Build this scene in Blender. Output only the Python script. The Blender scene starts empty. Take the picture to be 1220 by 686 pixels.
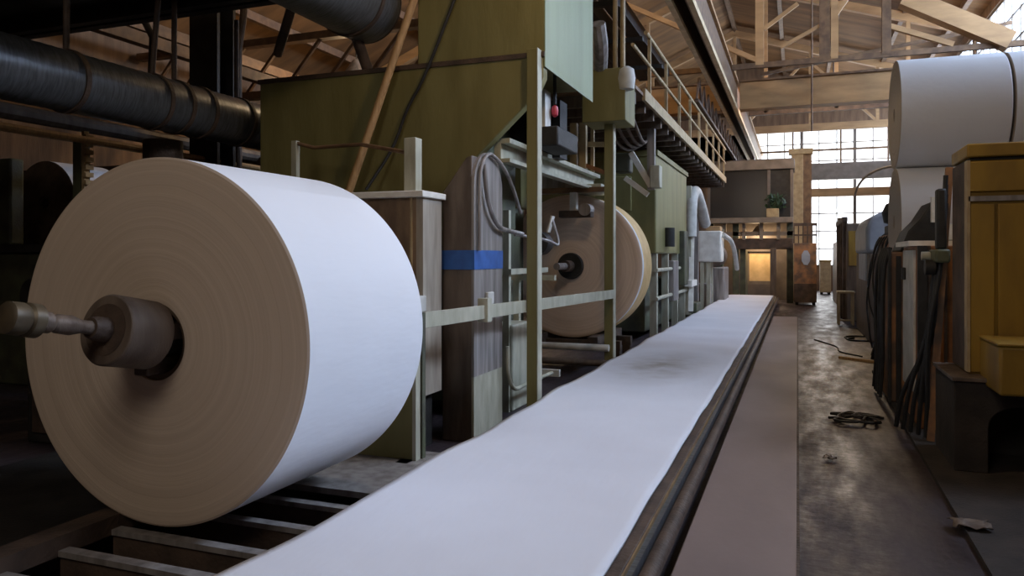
import bpy, math, random
from mathutils import Vector, Matrix
random.seed(7)
S = bpy.context.scene
COL = S.collection
PI = math.pi

# ------------------------------------------------------------------ camera frame
H = 1.7
FOC = 900.0
AL = math.atan(340.0 / 900.0)
CA, SA = math.cos(AL), math.sin(AL)
def _uv(px, py): return (px - 610) / FOC, (305 - py) / FOC
def atY(px, py, Y):
    u, v = _uv(px, py); Z = Y / (u * SA + CA)
    return Vector((Z * (u * CA - SA), Y, H + Z * v))
def atX(px, py, X):
    u, v = _uv(px, py); Z = X / (u * CA - SA)
    return Vector((X, Z * (u * SA + CA), H + Z * v))
def atz(px, py, z):
    u, v = _uv(px, py); Z = (z - H) / v
    return Vector((Z * (u * CA - SA), Z * (u * SA + CA), z))

# ------------------------------------------------------------------ materials
def _new(name):
    m = bpy.data.materials.new(name); m.use_nodes = True
    nt = m.node_tree; b = nt.nodes['Principled BSDF']
    return m, nt, b
def srgb(r, g, b):
    f = lambda c: (c / 255 / 12.92) if c / 255 <= .04045 else ((c / 255 + .055) / 1.055) ** 2.4
    return (f(r), f(g), f(b), 1)
def mat(name, c1, c2=None, rough=.6, metal=0.0, scale=3.0, detail=6, stretch=(1, 1, 1), bump=.0, bscale=40,
        lo=.35, hi=.65, spec=.5, rough2=None):
    m, nt, b = _new(name); N, L = nt.nodes, nt.links
    b.inputs['Roughness'].default_value = rough; b.inputs['Metallic'].default_value = metal
    b.inputs['Specular IOR Level'].default_value = spec
    tc = N.new('ShaderNodeTexCoord'); mp = N.new('ShaderNodeMapping')
    mp.inputs['Scale'].default_value = stretch
    geo = N.new('ShaderNodeNewGeometry')
    L.new(geo.outputs['Position'], mp.inputs['Vector'])
    ns = N.new('ShaderNodeTexNoise'); ns.inputs['Scale'].default_value = scale; ns.inputs['Detail'].default_value = detail
    L.new(mp.outputs['Vector'], ns.inputs['Vector'])
    cr = N.new('ShaderNodeValToRGB'); cr.color_ramp.elements[0].position = lo; cr.color_ramp.elements[1].position = hi
    cr.color_ramp.elements[0].color = c2 or tuple([x * .7 for x in c1[:3]] + [1]); cr.color_ramp.elements[1].color = c1
    L.new(ns.outputs['Fac'], cr.inputs['Fac']); L.new(cr.outputs['Color'], b.inputs['Base Color'])
    if rough2 is not None:
        mr = N.new('ShaderNodeMapRange'); mr.inputs['From Min'].default_value = lo; mr.inputs['From Max'].default_value = hi
        mr.inputs['To Min'].default_value = rough2; mr.inputs['To Max'].default_value = rough
        L.new(ns.outputs['Fac'], mr.inputs['Value']); L.new(mr.outputs['Result'], b.inputs['Roughness'])
    if bump:
        n2 = N.new('ShaderNodeTexNoise'); n2.inputs['Scale'].default_value = bscale; n2.inputs['Detail'].default_value = 4
        L.new(mp.outputs['Vector'], n2.inputs['Vector'])
        bp = N.new('ShaderNodeBump'); bp.inputs['Strength'].default_value = bump; bp.inputs['Distance'].default_value = .02
        L.new(n2.outputs['Fac'], bp.inputs['Height']); L.new(bp.outputs['Normal'], b.inputs['Normal'])
    return m
def C(r, g, b): return (r, g, b, 1)
M = {}
M['green'] = mat('green paint', C(.20, .182, .068), C(.145, .128, .042), .55, scale=1.6, stretch=(2.5, 2.5, .5), bump=.15, bscale=12, lo=.3, hi=.6)
M['green_pale'] = mat('pale green paint', C(.47, .46, .36), C(.32, .31, .23), .5, scale=4, stretch=(2, 2, .6), bump=.1)
M['green_dark'] = mat('dark green paint', C(.10, .11, .06), C(.05, .05, .035), .6, scale=3, bump=.2)
M['steel'] = mat('worn steel sheet', C(.36, .33, .31), C(.20, .18, .165), .42, .35, scale=3, stretch=(4, 4, .4), bump=.1, rough2=.6)
M['steel_brown'] = mat('browned steel', C(.17, .13, .10), C(.09, .065, .05), .55, .2, scale=3, stretch=(3, 3, .5), bump=.2)
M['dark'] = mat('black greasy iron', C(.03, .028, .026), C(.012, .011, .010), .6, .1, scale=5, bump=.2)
M['dark_brown'] = mat('dark rusty iron', C(.10, .065, .045), C(.045, .03, .022), .65, .1, scale=5, bump=.3)
M['duct'] = mat('dark zinc duct', C(.20, .215, .235), C(.12, .13, .14), .36, .6, scale=7, stretch=(1, 6, 1), bump=.15, bscale=9)
M['blue'] = mat('blue paint band', C(.03, .12, .40), C(.02, .08, .28), .5, scale=8)
M['yellow'] = mat('ochre yellow paint', C(.31, .185, .022), C(.20, .115, .016), .5, scale=2, stretch=(2, 2, .6), bump=.1)
M['cream'] = mat('cream yellow paint', C(.46, .35, .19), C(.32, .23, .12), .6, scale=6)
M['orange'] = mat('orange brown paint', C(.36, .15, .05), C(.20, .08, .03), .6, scale=5, bump=.1)
M['lightgrey'] = mat('light grey paint', C(.60, .59, .55), C(.44, .43, .39), .55, scale=5)
M['bluegrey'] = mat('blue grey sheet', C(.34, .38, .44), C(.25, .28, .33), .5, scale=3)
M['pale_white'] = mat('off white paint', C(.82, .80, .73), C(.66, .63, .56), .6, scale=6)
M['rubber'] = mat('black rubber', C(.02, .02, .02), C(.012, .012, .012), .5, scale=9)
M['wood'] = mat('raw timber pole', C(.50, .31, .14), C(.36, .21, .09), .6, scale=6, stretch=(6, 6, .6), bump=.2)
M['red'] = mat('red plastic', C(.55, .05, .08), C(.45, .04, .06), .4)
M['plant'] = mat('dark leaf', C(.03, .07, .025), C(.02, .045, .015), .6)
M['kraft'] = mat('kraft core', C(.14, .09, .06), C(.09, .06, .04), .7, scale=8)
M['roof_wood'] = None
M['rust_rod'] = mat('brown rod paint', C(.20, .112, .052), C(.11, .06, .03), .6, scale=6)
M['timber'] = mat('old painted beam', C(.48, .285, .125), C(.34, .195, .085), .65, scale=2.5, stretch=(.5, 2, 2), bump=.15)
M['beamgrey'] = mat('grey brown beam paint', C(.24, .20, .16), C(.16, .13, .10), .6, scale=3)
M['plinth'] = mat('oily concrete', C(.045, .035, .03), C(.022, .018, .016), .85, scale=4, bump=.4)
M['wallp'] = mat('brown wall boards', C(.23, .135, .07), C(.13, .075, .04), .75, scale=1.8, stretch=(3, 3, .4), bump=.3, bscale=10)
M['strip'] = mat('worn steel walkway plate', C(.235, .178, .165), C(.19, .145, .135), .5, .0, scale=1.2, stretch=(1, .5, 1), bump=.06, bscale=25, rough2=.6)
M['booth'] = mat('dark brown booth paint', C(.17, .14, .12), C(.12, .10, .088), .5, scale=3)

M['ochre'] = mat('dull ochre line', C(.26, .17, .07), C(.15, .09, .045), .6, scale=5)
M['rustpanel'] = mat('rusty tan panel', C(.26, .17, .10), C(.15, .095, .06), .6, .1, scale=3, stretch=(3, 3, 1), bump=.2)
M['greytan'] = mat('grey tan sheet', C(.42, .37, .30), C(.28, .24, .19), .55, .1, scale=4, stretch=(3, 3, .5))
M['rusty_orange'] = mat('rusty orange enamel', C(.34, .16, .065), C(.12, .075, .05), .6, scale=3.5, lo=.4, hi=.6)
M['knob'] = mat('greasy olive brown iron', C(.11, .085, .05), C(.06, .045, .03), .45, .3, scale=8)
M['doorway_glow'] = mat('lit doorway colour', C(.80, .58, .30), C(.66, .46, .22), .6, scale=4)
M['green_lit'] = mat('green paint lit side', C(.25, .295, .16), C(.20, .235, .125), .45, scale=1.2, stretch=(2.5, 2.5, .4), bump=.1, lo=.3, hi=.6)  # green paint again, lighter: light on the housing side put into colour
M['pale_cream'] = mat('pale cream girder paint', C(.72, .55, .33), C(.52, .38, .21), .6, scale=4)
def paper_mat(name, base, warm, smudge=None):
    m, nt, b = _new(name); N, L = nt.nodes, nt.links
    b.inputs['Roughness'].default_value = .62; b.inputs['Specular IOR Level'].default_value = .25
    geo = N.new('ShaderNodeNewGeometry')
    ns = N.new('ShaderNodeTexNoise'); ns.inputs['Scale'].default_value = .9; ns.inputs['Detail'].default_value = 4
    L.new(geo.outputs['Position'], ns.inputs['Vector'])
    cr = N.new('ShaderNodeValToRGB'); cr.color_ramp.elements[0].position = .3; cr.color_ramp.elements[1].position = .7
    cr.color_ramp.elements[0].color = warm; cr.color_ramp.elements[1].color = base
    L.new(ns.outputs['Fac'], cr.inputs['Fac'])
    out = cr.outputs['Color']
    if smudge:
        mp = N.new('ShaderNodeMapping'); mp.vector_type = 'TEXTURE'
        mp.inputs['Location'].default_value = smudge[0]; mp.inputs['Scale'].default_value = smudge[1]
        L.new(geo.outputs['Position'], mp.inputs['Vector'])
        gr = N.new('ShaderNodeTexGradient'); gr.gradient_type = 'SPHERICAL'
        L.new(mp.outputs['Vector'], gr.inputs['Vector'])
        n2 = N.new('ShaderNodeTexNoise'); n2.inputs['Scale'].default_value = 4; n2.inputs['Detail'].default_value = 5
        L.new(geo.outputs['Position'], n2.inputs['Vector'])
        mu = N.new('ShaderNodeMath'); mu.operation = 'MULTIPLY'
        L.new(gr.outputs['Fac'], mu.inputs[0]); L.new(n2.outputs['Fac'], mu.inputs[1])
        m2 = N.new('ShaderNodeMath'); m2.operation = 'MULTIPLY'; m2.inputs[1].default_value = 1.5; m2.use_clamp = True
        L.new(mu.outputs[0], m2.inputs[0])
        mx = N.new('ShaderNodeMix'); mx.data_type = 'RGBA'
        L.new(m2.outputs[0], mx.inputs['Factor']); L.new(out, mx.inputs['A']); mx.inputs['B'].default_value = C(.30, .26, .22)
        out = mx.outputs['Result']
    L.new(out, b.inputs['Base Color'])
    mp2 = N.new('ShaderNodeMapping'); mp2.inputs['Scale'].default_value = (1.0, .25, 1.0); mp2.inputs['Rotation'].default_value = (0, 0, .45)
    L.new(geo.outputs['Position'], mp2.inputs['Vector'])
    n3 = N.new('ShaderNodeTexNoise'); n3.inputs['Scale'].default_value = 9; n3.inputs['Detail'].default_value = 3
    L.new(mp2.outputs['Vector'], n3.inputs['Vector'])
    bp = N.new('ShaderNodeBump'); bp.inputs['Strength'].default_value = .16; bp.inputs['Distance'].default_value = .03
    L.new(n3.outputs['Fac'], bp.inputs['Height']); L.new(bp.outputs['Normal'], b.inputs['Normal'])
    return m
M['paper'] = paper_mat('white paper', C(.78, .80, .84), C(.73, .745, .78))
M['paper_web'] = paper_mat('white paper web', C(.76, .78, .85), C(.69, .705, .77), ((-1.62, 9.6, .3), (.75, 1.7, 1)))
M['paper_rim'] = mat('yellowed paper rim', C(.75, .52, .24), C(.62, .41, .17), .7, scale=5)

def roll_face_mat(name, c1, c2, axis):
    m, nt, b = _new(name); N, L = nt.nodes, nt.links
    b.inputs['Roughness'].default_value = .75; b.inputs['Specular IOR Level'].default_value = .2
    tc = N.new('ShaderNodeTexCoord'); mp = N.new('ShaderNodeMapping')
    mp.inputs['Scale'].default_value = (1, 0, 1) if axis == 'Y' else (0, 1, 1)
    L.new(tc.outputs['Object'], mp.inputs['Vector'])
    ln = N.new('ShaderNodeVectorMath'); ln.operation = 'LENGTH'; L.new(mp.outputs['Vector'], ln.inputs[0])
    n0 = N.new('ShaderNodeTexNoise'); n0.inputs['Scale'].default_value = 1.6; n0.inputs['Detail'].default_value = 2
    L.new(tc.outputs['Object'], n0.inputs['Vector'])
    ad = N.new('ShaderNodeMath'); ad.operation = 'MULTIPLY_ADD'; ad.inputs[1].default_value = .05
    L.new(n0.outputs['Fac'], ad.inputs[0]); L.new(ln.outputs['Value'], ad.inputs[2])
    n1 = N.new('ShaderNodeTexNoise'); n1.noise_dimensions = '1D'; n1.inputs['Scale'].default_value = 26; n1.inputs['Detail'].default_value = 5
    n1.inputs['Roughness'].default_value = .7
    L.new(ad.outputs[0], n1.inputs['W'])
    cr = N.new('ShaderNodeValToRGB'); cr.color_ramp.elements[0].position = .3; cr.color_ramp.elements[1].position = .68
    cr.color_ramp.elements[0].color = c2; cr.color_ramp.elements[1].color = c1
    L.new(n1.outputs['Fac'], cr.inputs['Fac']); L.new(cr.outputs['Color'], b.inputs['Base Color'])
    bp = N.new('ShaderNodeBump'); bp.inputs['Strength'].default_value = .2; bp.inputs['Distance'].default_value = .012
    L.new(n1.outputs['Fac'], bp.inputs['Height']); L.new(bp.outputs['Normal'], b.inputs['Normal'])
    return m
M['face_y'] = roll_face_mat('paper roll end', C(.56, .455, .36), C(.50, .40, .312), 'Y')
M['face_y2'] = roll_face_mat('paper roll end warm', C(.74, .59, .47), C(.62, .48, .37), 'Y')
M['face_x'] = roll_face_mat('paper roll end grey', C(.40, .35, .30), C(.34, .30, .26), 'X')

def planks(name, c1, c2, axis_scale, bump=.5):
    m, nt, b = _new(name); N, L = nt.nodes, nt.links
    b.inputs['Roughness'].default_value = .75; b.inputs['Specular IOR Level'].default_value = .2
    geo = N.new('ShaderNodeNewGeometry'); mp = N.new('ShaderNodeMapping'); mp.inputs['Scale'].default_value = axis_scale
    L.new(geo.outputs['Position'], mp.inputs['Vector'])
    ns = N.new('ShaderNodeTexNoise'); ns.inputs['Scale'].default_value = 1.2; ns.inputs['Detail'].default_value = 6
    L.new(mp.outputs['Vector'], ns.inputs['Vector'])
    cr = N.new('ShaderNodeValToRGB'); cr.color_ramp.elements[0].position = .35; cr.color_ramp.elements[1].position = .66
    cr.color_ramp.elements[0].color = c2; cr.color_ramp.elements[1].color = c1
    L.new(ns.outputs['Fac'], cr.inputs['Fac']); L.new(cr.outputs['Color'], b.inputs['Base Color'])
    bp = N.new('ShaderNodeBump'); bp.inputs['Strength'].default_value = bump; bp.inputs['Distance'].default_value = .03
    L.new(ns.outputs['Fac'], bp.inputs['Height']); L.new(bp.outputs['Normal'], b.inputs['Normal'])
    return m
M['roof_wood'] = planks('roof boards', C(.28, .148, .06), C(.15, .08, .034), (.35, 2.0, 1), .3)

def floor_mat():
    m, nt, b = _new('oily damp concrete floor'); N, L = nt.nodes, nt.links
    geo = N.new('ShaderNodeNewGeometry')
    mp = N.new('ShaderNodeMapping'); mp.inputs['Scale'].default_value = (1.6, .45, 1); L.new(geo.outputs['Position'], mp.inputs['Vector'])
    n1 = N.new('ShaderNodeTexNoise'); n1.inputs['Scale'].default_value = 1.6; n1.inputs['Detail'].default_value = 8; n1.inputs['Roughness'].default_value = .65
    L.new(mp.outputs['Vector'], n1.inputs['Vector'])
    cr = N.new('ShaderNodeValToRGB'); cr.color_ramp.elements[0].position = .3; cr.color_ramp.elements[1].position = .7
    cr.color_ramp.elements[0].color = C(.026, .0185, .022); cr.color_ramp.elements[1].color = C(.054, .040, .044)
    L.new(n1.outputs['Fac'], cr.inputs['Fac']); L.new(cr.outputs['Color'], b.inputs['Base Color'])
    n2 = N.new('ShaderNodeTexNoise'); n2.inputs['Scale'].default_value = 2.4; n2.inputs['Detail'].default_value = 9; n2.inputs['Roughness'].default_value = .7
    L.new(mp.outputs['Vector'], n2.inputs['Vector'])
    mr = N.new('ShaderNodeMapRange'); mr.inputs['From Min'].default_value = .35; mr.inputs['From Max'].default_value = .65
    mr.inputs['To Min'].default_value = .32; mr.inputs['To Max'].default_value = .62
    L.new(n2.outputs['Fac'], mr.inputs['Value']); L.new(mr.outputs['Result'], b.inputs['Roughness'])
    n3 = N.new('ShaderNodeTexNoise'); n3.inputs['Scale'].default_value = 14; n3.inputs['Detail'].default_value = 6
    L.new(geo.outputs['Position'], n3.inputs['Vector'])
    bp = N.new('ShaderNodeBump'); bp.inputs['Strength'].default_value = .25; bp.inputs['Distance'].default_value = .02
    L.new(n3.outputs['Fac'], bp.inputs['Height']); L.new(bp.outputs['Normal'], b.inputs['Normal'])
    return m
M['floor'] = floor_mat()

def pane_mat():
    m = bpy.data.materials.new('dusty window glass'); m.use_nodes = True
    nt = m.node_tree; N, L = nt.nodes, nt.links; N.clear()
    o = N.new('ShaderNodeOutputMaterial'); t = N.new('ShaderNodeBsdfTransparent'); t.inputs['Color'].default_value = C(.95, .97, 1)
    d = N.new('ShaderNodeBsdfTranslucent'); d.inputs['Color'].default_value = C(.8, .82, .84)
    ns = N.new('ShaderNodeTexNoise'); ns.inputs['Scale'].default_value = 3
    geo = N.new('ShaderNodeNewGeometry'); L.new(geo.outputs['Position'], ns.inputs['Vector'])
    mr = N.new('ShaderNodeMapRange'); mr.inputs['To Min'].default_value = .05; mr.inputs['To Max'].default_value = .3
    L.new(ns.outputs['Fac'], mr.inputs['Value'])
    mx = N.new('ShaderNodeMixShader'); L.new(mr.outputs['Result'], mx.inputs['Fac'])
    L.new(t.outputs[0], mx.inputs[1]); L.new(d.outputs[0], mx.inputs[2]); L.new(mx.outputs[0], o.inputs['Surface'])
    return m
M['pane'] = pane_mat()
def dark_glass():
    m, nt, b = _new('dark booth glass'); b.inputs['Base Color'].default_value = C(.035, .033, .032)
    b.inputs['Roughness'].default_value = .22; b.inputs['Specular IOR Level'].default_value = .5
    return m
M['dark_glass'] = dark_glass()

# ------------------------------------------------------------------ mesh builder
LOC = {}
class MB:
    def __init__(s): s.v = []; s.f = []; s.m = []
    def add(s, vs, fs, mi=0):
        n = len(s.v); s.v += [Vector(p) for p in vs]
        for f in fs: s.f.append([i + n for i in f]); s.m.append(mi)
        return s
    def box(s, x0, x1, y0, y1, z0, z1, mi=0):
        x0, x1 = sorted((x0, x1)); y0, y1 = sorted((y0, y1)); z0, z1 = sorted((z0, z1))
        vs = [(x0, y0, z0), (x1, y0, z0), (x1, y1, z0), (x0, y1, z0), (x0, y0, z1), (x1, y0, z1), (x1, y1, z1), (x0, y1, z1)]
        return s.add(vs, [(0, 3, 2, 1), (4, 5, 6, 7), (0, 1, 5, 4), (1, 2, 6, 5), (2, 3, 7, 6), (3, 0, 4, 7)], mi)
    def bar(s, p, q, w, h=None, up=(0, 0, 1), mi=0):
        p, q = Vector(p), Vector(q); h = h or w; d = (q - p).normalized(); up = Vector(up)
        if abs(d.dot(up)) > .98: up = Vector((0, 1, 0))
        a = d.cross(up).normalized(); b = a.cross(d).normalized(); a *= w / 2; b *= h / 2
        vs = [p - a - b, p + a - b, p + a + b, p - a + b, q - a - b, q + a - b, q + a + b, q - a + b]
        return s.add(vs, [(0, 1, 2, 3), (7, 6, 5, 4), (0, 4, 5, 1), (1, 5, 6, 2), (2, 6, 7, 3), (3, 7, 4, 0)], mi)
    def prism(s, poly, axis, a, b, mi=0):
        # poly: 2-D points; axis 'Y': (x,z) extruded along y; 'X': (y,z); 'Z': (x,y)
        def P(p, t): return {'Y': (p[0], t, p[1]), 'X': (t, p[0], p[1]), 'Z': (p[0], p[1], t)}[axis]
        n = len(poly); vs = [P(p, a) for p in poly] + [P(p, b) for p in poly]
        fs = [list(range(n)), list(range(2 * n - 1, n - 1, -1))] + [[i, n + i, n + (i + 1) % n, (i + 1) % n] for i in range(n)]
        return s.add(vs, fs, mi)
    def lathe(s, prof, o, d, seg=48, mi=0, closed=False, mats=None):
        # prof: (radius, distance along d)
        o, d = Vector(o), Vector(d).normalized()
        a = d.orthogonal().normalized()
        if abs(d.z) < .9: a = d.cross(Vector((0, 0, 1))).normalized()
        b = d.cross(a); vs = []
        for r, t in prof:
            for k in range(seg):
                w = 2 * PI * k / seg
                vs.append(o + d * t + (a * math.cos(w) + b * math.sin(w)) * r)
        n0 = len(s.v); s.v += vs; n = len(prof)
        for i in range(n - 1 if not closed else n):
            j = (i + 1) % n
            for k in range(seg):
                k2 = (k + 1) % seg
                s.f.append([n0 + i * seg + k, n0 + i * seg + k2, n0 + j * seg + k2, n0 + j * seg + k]); s.m.append(mats[i] if mats else mi)
        if not closed:
            s.f.append([n0 + k for k in range(seg)][::-1]); s.m.append(mi)
            s.f.append([n0 + (n - 1) * seg + k for k in range(seg)]); s.m.append(mi)
        return s
    def cyl(s, p, q, r, r2=None, seg=20, mi=0):
        p, q = Vector(p), Vector(q)
        return s.lathe([(r, 0), (r if r2 is None else r2, (q - p).length)], p, q - p, seg, mi)
    def tube(s, pts, r, seg=10, mi=0, smooth=0):
        pts = [Vector(p) for p in pts]
        for _ in range(smooth):
            out = [pts[0]]
            for i in range(len(pts) - 1):
                out += [pts[i].lerp(pts[i + 1], .25), pts[i].lerp(pts[i + 1], .75)]
            pts = out + [pts[-1]]
        n = len(pts); n0 = len(s.v); a = None
        for i, p in enumerate(pts):
            d = (pts[min(i + 1, n - 1)] - pts[max(i - 1, 0)]).normalized()
            a = d.orthogonal().normalized() if a is None else (a - d * a.dot(d)).normalized()
            b = d.cross(a)
            for k in range(seg):
                w = 2 * PI * k / seg; s.v.append(p + (a * math.cos(w) + b * math.sin(w)) * r)
        for i in range(n - 1):
            for k in range(seg):
                k2 = (k + 1) % seg
                s.f.append([n0 + i * seg + k, n0 + i * seg + k2, n0 + (i + 1) * seg + k2, n0 + (i + 1) * seg + k]); s.m.append(mi)
        s.f.append([n0 + k for k in range(seg)][::-1]); s.m.append(mi)
        s.f.append([n0 + (n - 1) * seg + k for k in range(seg)]); s.m.append(mi)
        return s
    def build(s, name, mats, parent=None, origin=None, bevel=0.0, smooth=True):
        if not isinstance(mats, (list, tuple)): mats = [mats]
        if origin is None:
            if parent is not None: origin = LOC[parent.name]
            else:
                xs = [v.x for v in s.v]; ys = [v.y for v in s.v]; zs = [v.z for v in s.v]
                origin = Vector(((min(xs) + max(xs)) / 2, (min(ys) + max(ys)) / 2, min(zs)))
        origin = Vector(origin)
        me = bpy.data.meshes.new(name)
        me.from_pydata([tuple(v - origin) for v in s.v], [], s.f)
        for m in mats: me.materials.append(m)
        me.polygons.foreach_set('material_index', s.m)
        me.polygons.foreach_set('use_smooth', [smooth] * len(s.f))
        me.update(); me.validate()
        import bmesh
        bm = bmesh.new(); bm.from_mesh(me); bmesh.ops.recalc_face_normals(bm, faces=bm.faces[:]); bm.to_mesh(me); bm.free()
        if smooth: me.set_sharp_from_angle(angle=math.radians(32))
        o = bpy.data.objects.new(name, me); COL.objects.link(o)
        if parent is not None:
            o.parent = parent; o.location = origin - LOC[parent.name]
        else: o.location = origin
        LOC[o.name] = origin
        if bevel:
            b = o.modifiers.new('bevel', 'BEVEL'); b.width = bevel; b.segments = 2; b.limit_method = 'ANGLE'; b.angle_limit = math.radians(40)
        return o
def tag(o, label, cat, group=None, kind=None):
    o['label'] = label; o['category'] = cat
    if group: o['group'] = group
    if kind: o['kind'] = kind
    return o
def thing(name, loc, label, cat, group=None):
    o = bpy.data.objects.new(name, None); COL.objects.link(o); o.location = loc; o.empty_display_size = .2
    LOC[o.name] = Vector(loc)
    return tag(o, label, cat, group)
def structure(o, label=None, cat=None):
    o['kind'] = 'structure'
    if label: o['label'] = label
    if cat: o['category'] = cat
    return o
def copy_tree(o, parent=None):
    c = o.copy(); COL.objects.link(c)
    if parent is not None: c.parent = parent
    for ch in o.children: copy_tree(ch, c)
    return c

# ================================================================== THE SETTING
XL, XR, YN, YF = -14.0, 5.2, -8.0, 40.0
RIDGE, ZR, ZE_R, ZE_L = -2.5, 11.5, 9.0, 6.6
structure(MB().box(XL - .3, XR + .3, YN - .3, YF + .3, -.3, 0).build('floor', M['floor'], origin=(0, 0, 0)), 'dark oily concrete floor of the mill hall', 'floor')
structure(MB().box(XL - .25, XL, YN, YF, 0, ZE_L).build('wall_left', M['wallp']), 'brown boarded wall beyond the ducts', 'wall')
structure(MB().prism([(XL, 0), (XR, 0), (XR, ZE_R), (RIDGE, ZR), (XL, ZE_L)], 'Y', YN - .25, YN).build('wall_near', M['wallp']), 'brown boarded gable wall behind the viewer', 'wall')
# right wall: solid below, clerestory above
SILL, HEAD = 6.6, 8.7
w = MB().box(XR, XR + .25, YN, YF, 0, SILL).box(XR, XR + .25, YN, YF, HEAD, ZE_R)
bays = [(3.6 + 6.0 * i, 3.6 + 6.0 * i + 5.7) for i in range(6)]
prev = YN
for a, b in bays:
    w.box(XR, XR + .25, prev, a, SILL, HEAD); prev = b
w.box(XR, XR + .25, prev, YF, SILL, HEAD)
structure(w.build('wall_right', M['wallp']), 'brown wall under the high clerestory windows', 'wall')
# far wall
WX0, WX1, WZ0, WZ1 = -2.2, 5.0, 1.2, 8.1
w = MB().box(XL, WX0, YF, YF + .25, 0, WZ1).box(WX1, XR, YF, YF + .25, 0, WZ1).box(WX0, WX1, YF, YF + .25, 0, WZ0)
w.prism([(XL, WZ1 - 1.6), (XL, WZ1 - 1.6 + .01), (RIDGE, ZR), (XR, ZE_R), (XR, WZ1), (WX0 - .01, WZ1), (WX0 - .02, WZ1 - 1.6)], 'Y', YF, YF + .25)
structure(w.build('wall_far', M['wallp']), 'brown gable wall around the tall bright windows', 'wall')

def window(idx, x0, x1, z0, z1, axis, pos, nx, nz, label):
    def bx(m, a0, a1, z0, z1, d0, d1):
        if axis == 'Y': m.box(a0, a1, pos + d0, pos + d1, z0, z1)
        else: m.box(pos + d0, pos + d1, a0, a1, z0, z1)
    fr = MB(); t = .07
    bx(fr, x0, x1, z0, z0 + t, 0, .12); bx(fr, x0, x1, z1 - t, z1, 0, .12)
    bx(fr, x0, x0 + t, z0, z1, 0, .12); bx(fr, x1 - t, x1, z0, z1, 0, .12)
    o = fr.build(f'window_{idx}', M['beamgrey']); structure(o, label, 'window')
    mu = MB()
    for i in range(1, nx):
        x = x0 + (x1 - x0) * i / nx; bx(mu, x - .022, x + .022, z0, z1, .02, .09)
    for i in range(1, nz):
        z = z0 + (z1 - z0) * i / nz; bx(mu, x0, x1, z - .022, z + .022, .02, .09)
    mu.build('mullion_grid', M['beamgrey'], o)
    p = MB(); bx(p, x0 + t, x1 - t, z0 + t, z1 - t, .05, .06); p.build('pane', M['pane'], o)
for i, n in enumerate(('left', 'middle', 'right')):
    a = WX0 + i * 2.4
    window(i + 1, a, a + 2.4, WZ0, WZ1, 'Y', YF + .05, 3, 8, f'tall {n} gridded window in the far gable wall')
for i, (a, b) in enumerate(bays):
    window(i + 4, a, b, SILL, HEAD, 'X', XR + .05, 7, 3, f'high clerestory window over the machines, bay {("one","two","three","four","five","six","seven")[i]} along the wall')

# roof
t = .12
rf = MB().prism([(XL - .3, ZE_L - .05), (RIDGE, ZR), (XR + .3, ZE_R - .05), (XR + .3, ZE_R + t), (RIDGE, ZR + t), (XL - .3, ZE_L + t)], 'Y', YN - .3, YF + .3)
roof = structure(rf.build('ceiling', M['roof_wood']), 'brown boarded pitched roof underside', 'ceiling')
def roofz(x): return ZR - (ZR - ZE_R) * (x - RIDGE) / (XR - RIDGE) if x > RIDGE else ZR - (ZR - ZE_L) * (RIDGE - x) / (RIDGE - XL)
for x in (-12, -10, -8, -6, -4, -2.5, -.6, 1.3, 3.2, 4.6):
    z = roofz(x) - .12
    MB().box(x - .07, x + .07, YN, YF, z - .1, z + .1).build('purlin', M['rust_rod'], roof)

# ------------------------------------------------------------------ roof trusses and tie beams
def truss(Y, zc, label, chord_w, chord_h, posts, diags, m1, m2, cat='roof truss', rafters=True):
    r = thing('roof_truss', ((XL + XR) / 2, Y, zc), label, cat, 'roof trusses across the hall')
    for xa, xb in ((XL, -2.12), (-1.56, XR)) if zc < 6.9 else ((XL, XR),):
        MB().box(xa, xb, Y - chord_w / 2, Y + chord_w / 2, zc - chord_h / 2, zc + chord_h / 2).build('bottom_chord', m1, r)
    if rafters:
        for xa, xb in ((XL, RIDGE), (RIDGE, XR)):
            MB().bar((xa, Y, roofz(xa) - .32), (xb, Y, roofz(xb) - .32), .2, .26).build('rafter', m2, r)
    for x, wd, mm in posts:
        MB().box(x - wd / 2, x + wd / 2, Y - .07, Y + .07, zc, roofz(x) - .3).build('web_post', mm, r)
    for (x0, z0, x1, z1, wd) in diags:
        MB().bar((x0, Y, z0), (x1, Y, z1), wd).build('diagonal_strut', m2, r)
    return r
p1 = atY(905, 40, 20).x; p2 = atY(993, 40, 20).x; p3 = atY(1056, 30, 20).x
truss(20, 6.5, 'roof truss carried by the thin dark tie rod nearest the viewer', .11, .13,
      [(p1, .2, M['timber']), (p2 - .2, .24, M['rust_rod']), (p2 + .02, .16, M['timber']), (p3, .2, M['rust_rod']), (-6, .2, M['timber']), (-10, .2, M['timber'])],
      [(p1 + .1, 7.4, p1 + .9, 7.95, .09), (p1, 6.6, -5.9, 9.3, .12), (2.35, 7.8, 4.5, 6.55, .40), (p3, 7.2, p3 + 1.4, 6.6, .12), (p2, 7.5, p3, 9.2, .1), (p2 - .2, 7.4, p1 + .5, 6.9, .08)], M['rust_rod'], M['timber'])
b = thing('tie_beam', (0, 23.2, 6.0), 'deep pale timber coloured tie beam spanning the hall behind the tie rod', 'beam')
for xa, xb in ((XL, -2.12), (-1.58, XR)):
    MB().box(xa, xb, 23.05, 23.35, 6.05, 6.78).build('web_plate', M['timber'], b, bevel=.01)
    MB().box(xa, xb, 22.95, 23.45, 6.78, 6.84).build('top_flange', M['rust_rod'], b)
    MB().box(xa, xb, 22.95, 23.45, 5.98, 6.05).build('bottom_flange', M['timber'], b)
MB().bar((-1, 23, 6.95), (5.2, 22.9, 7.75), .09).build('brace_rod', M['rust_rod'], b)
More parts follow.
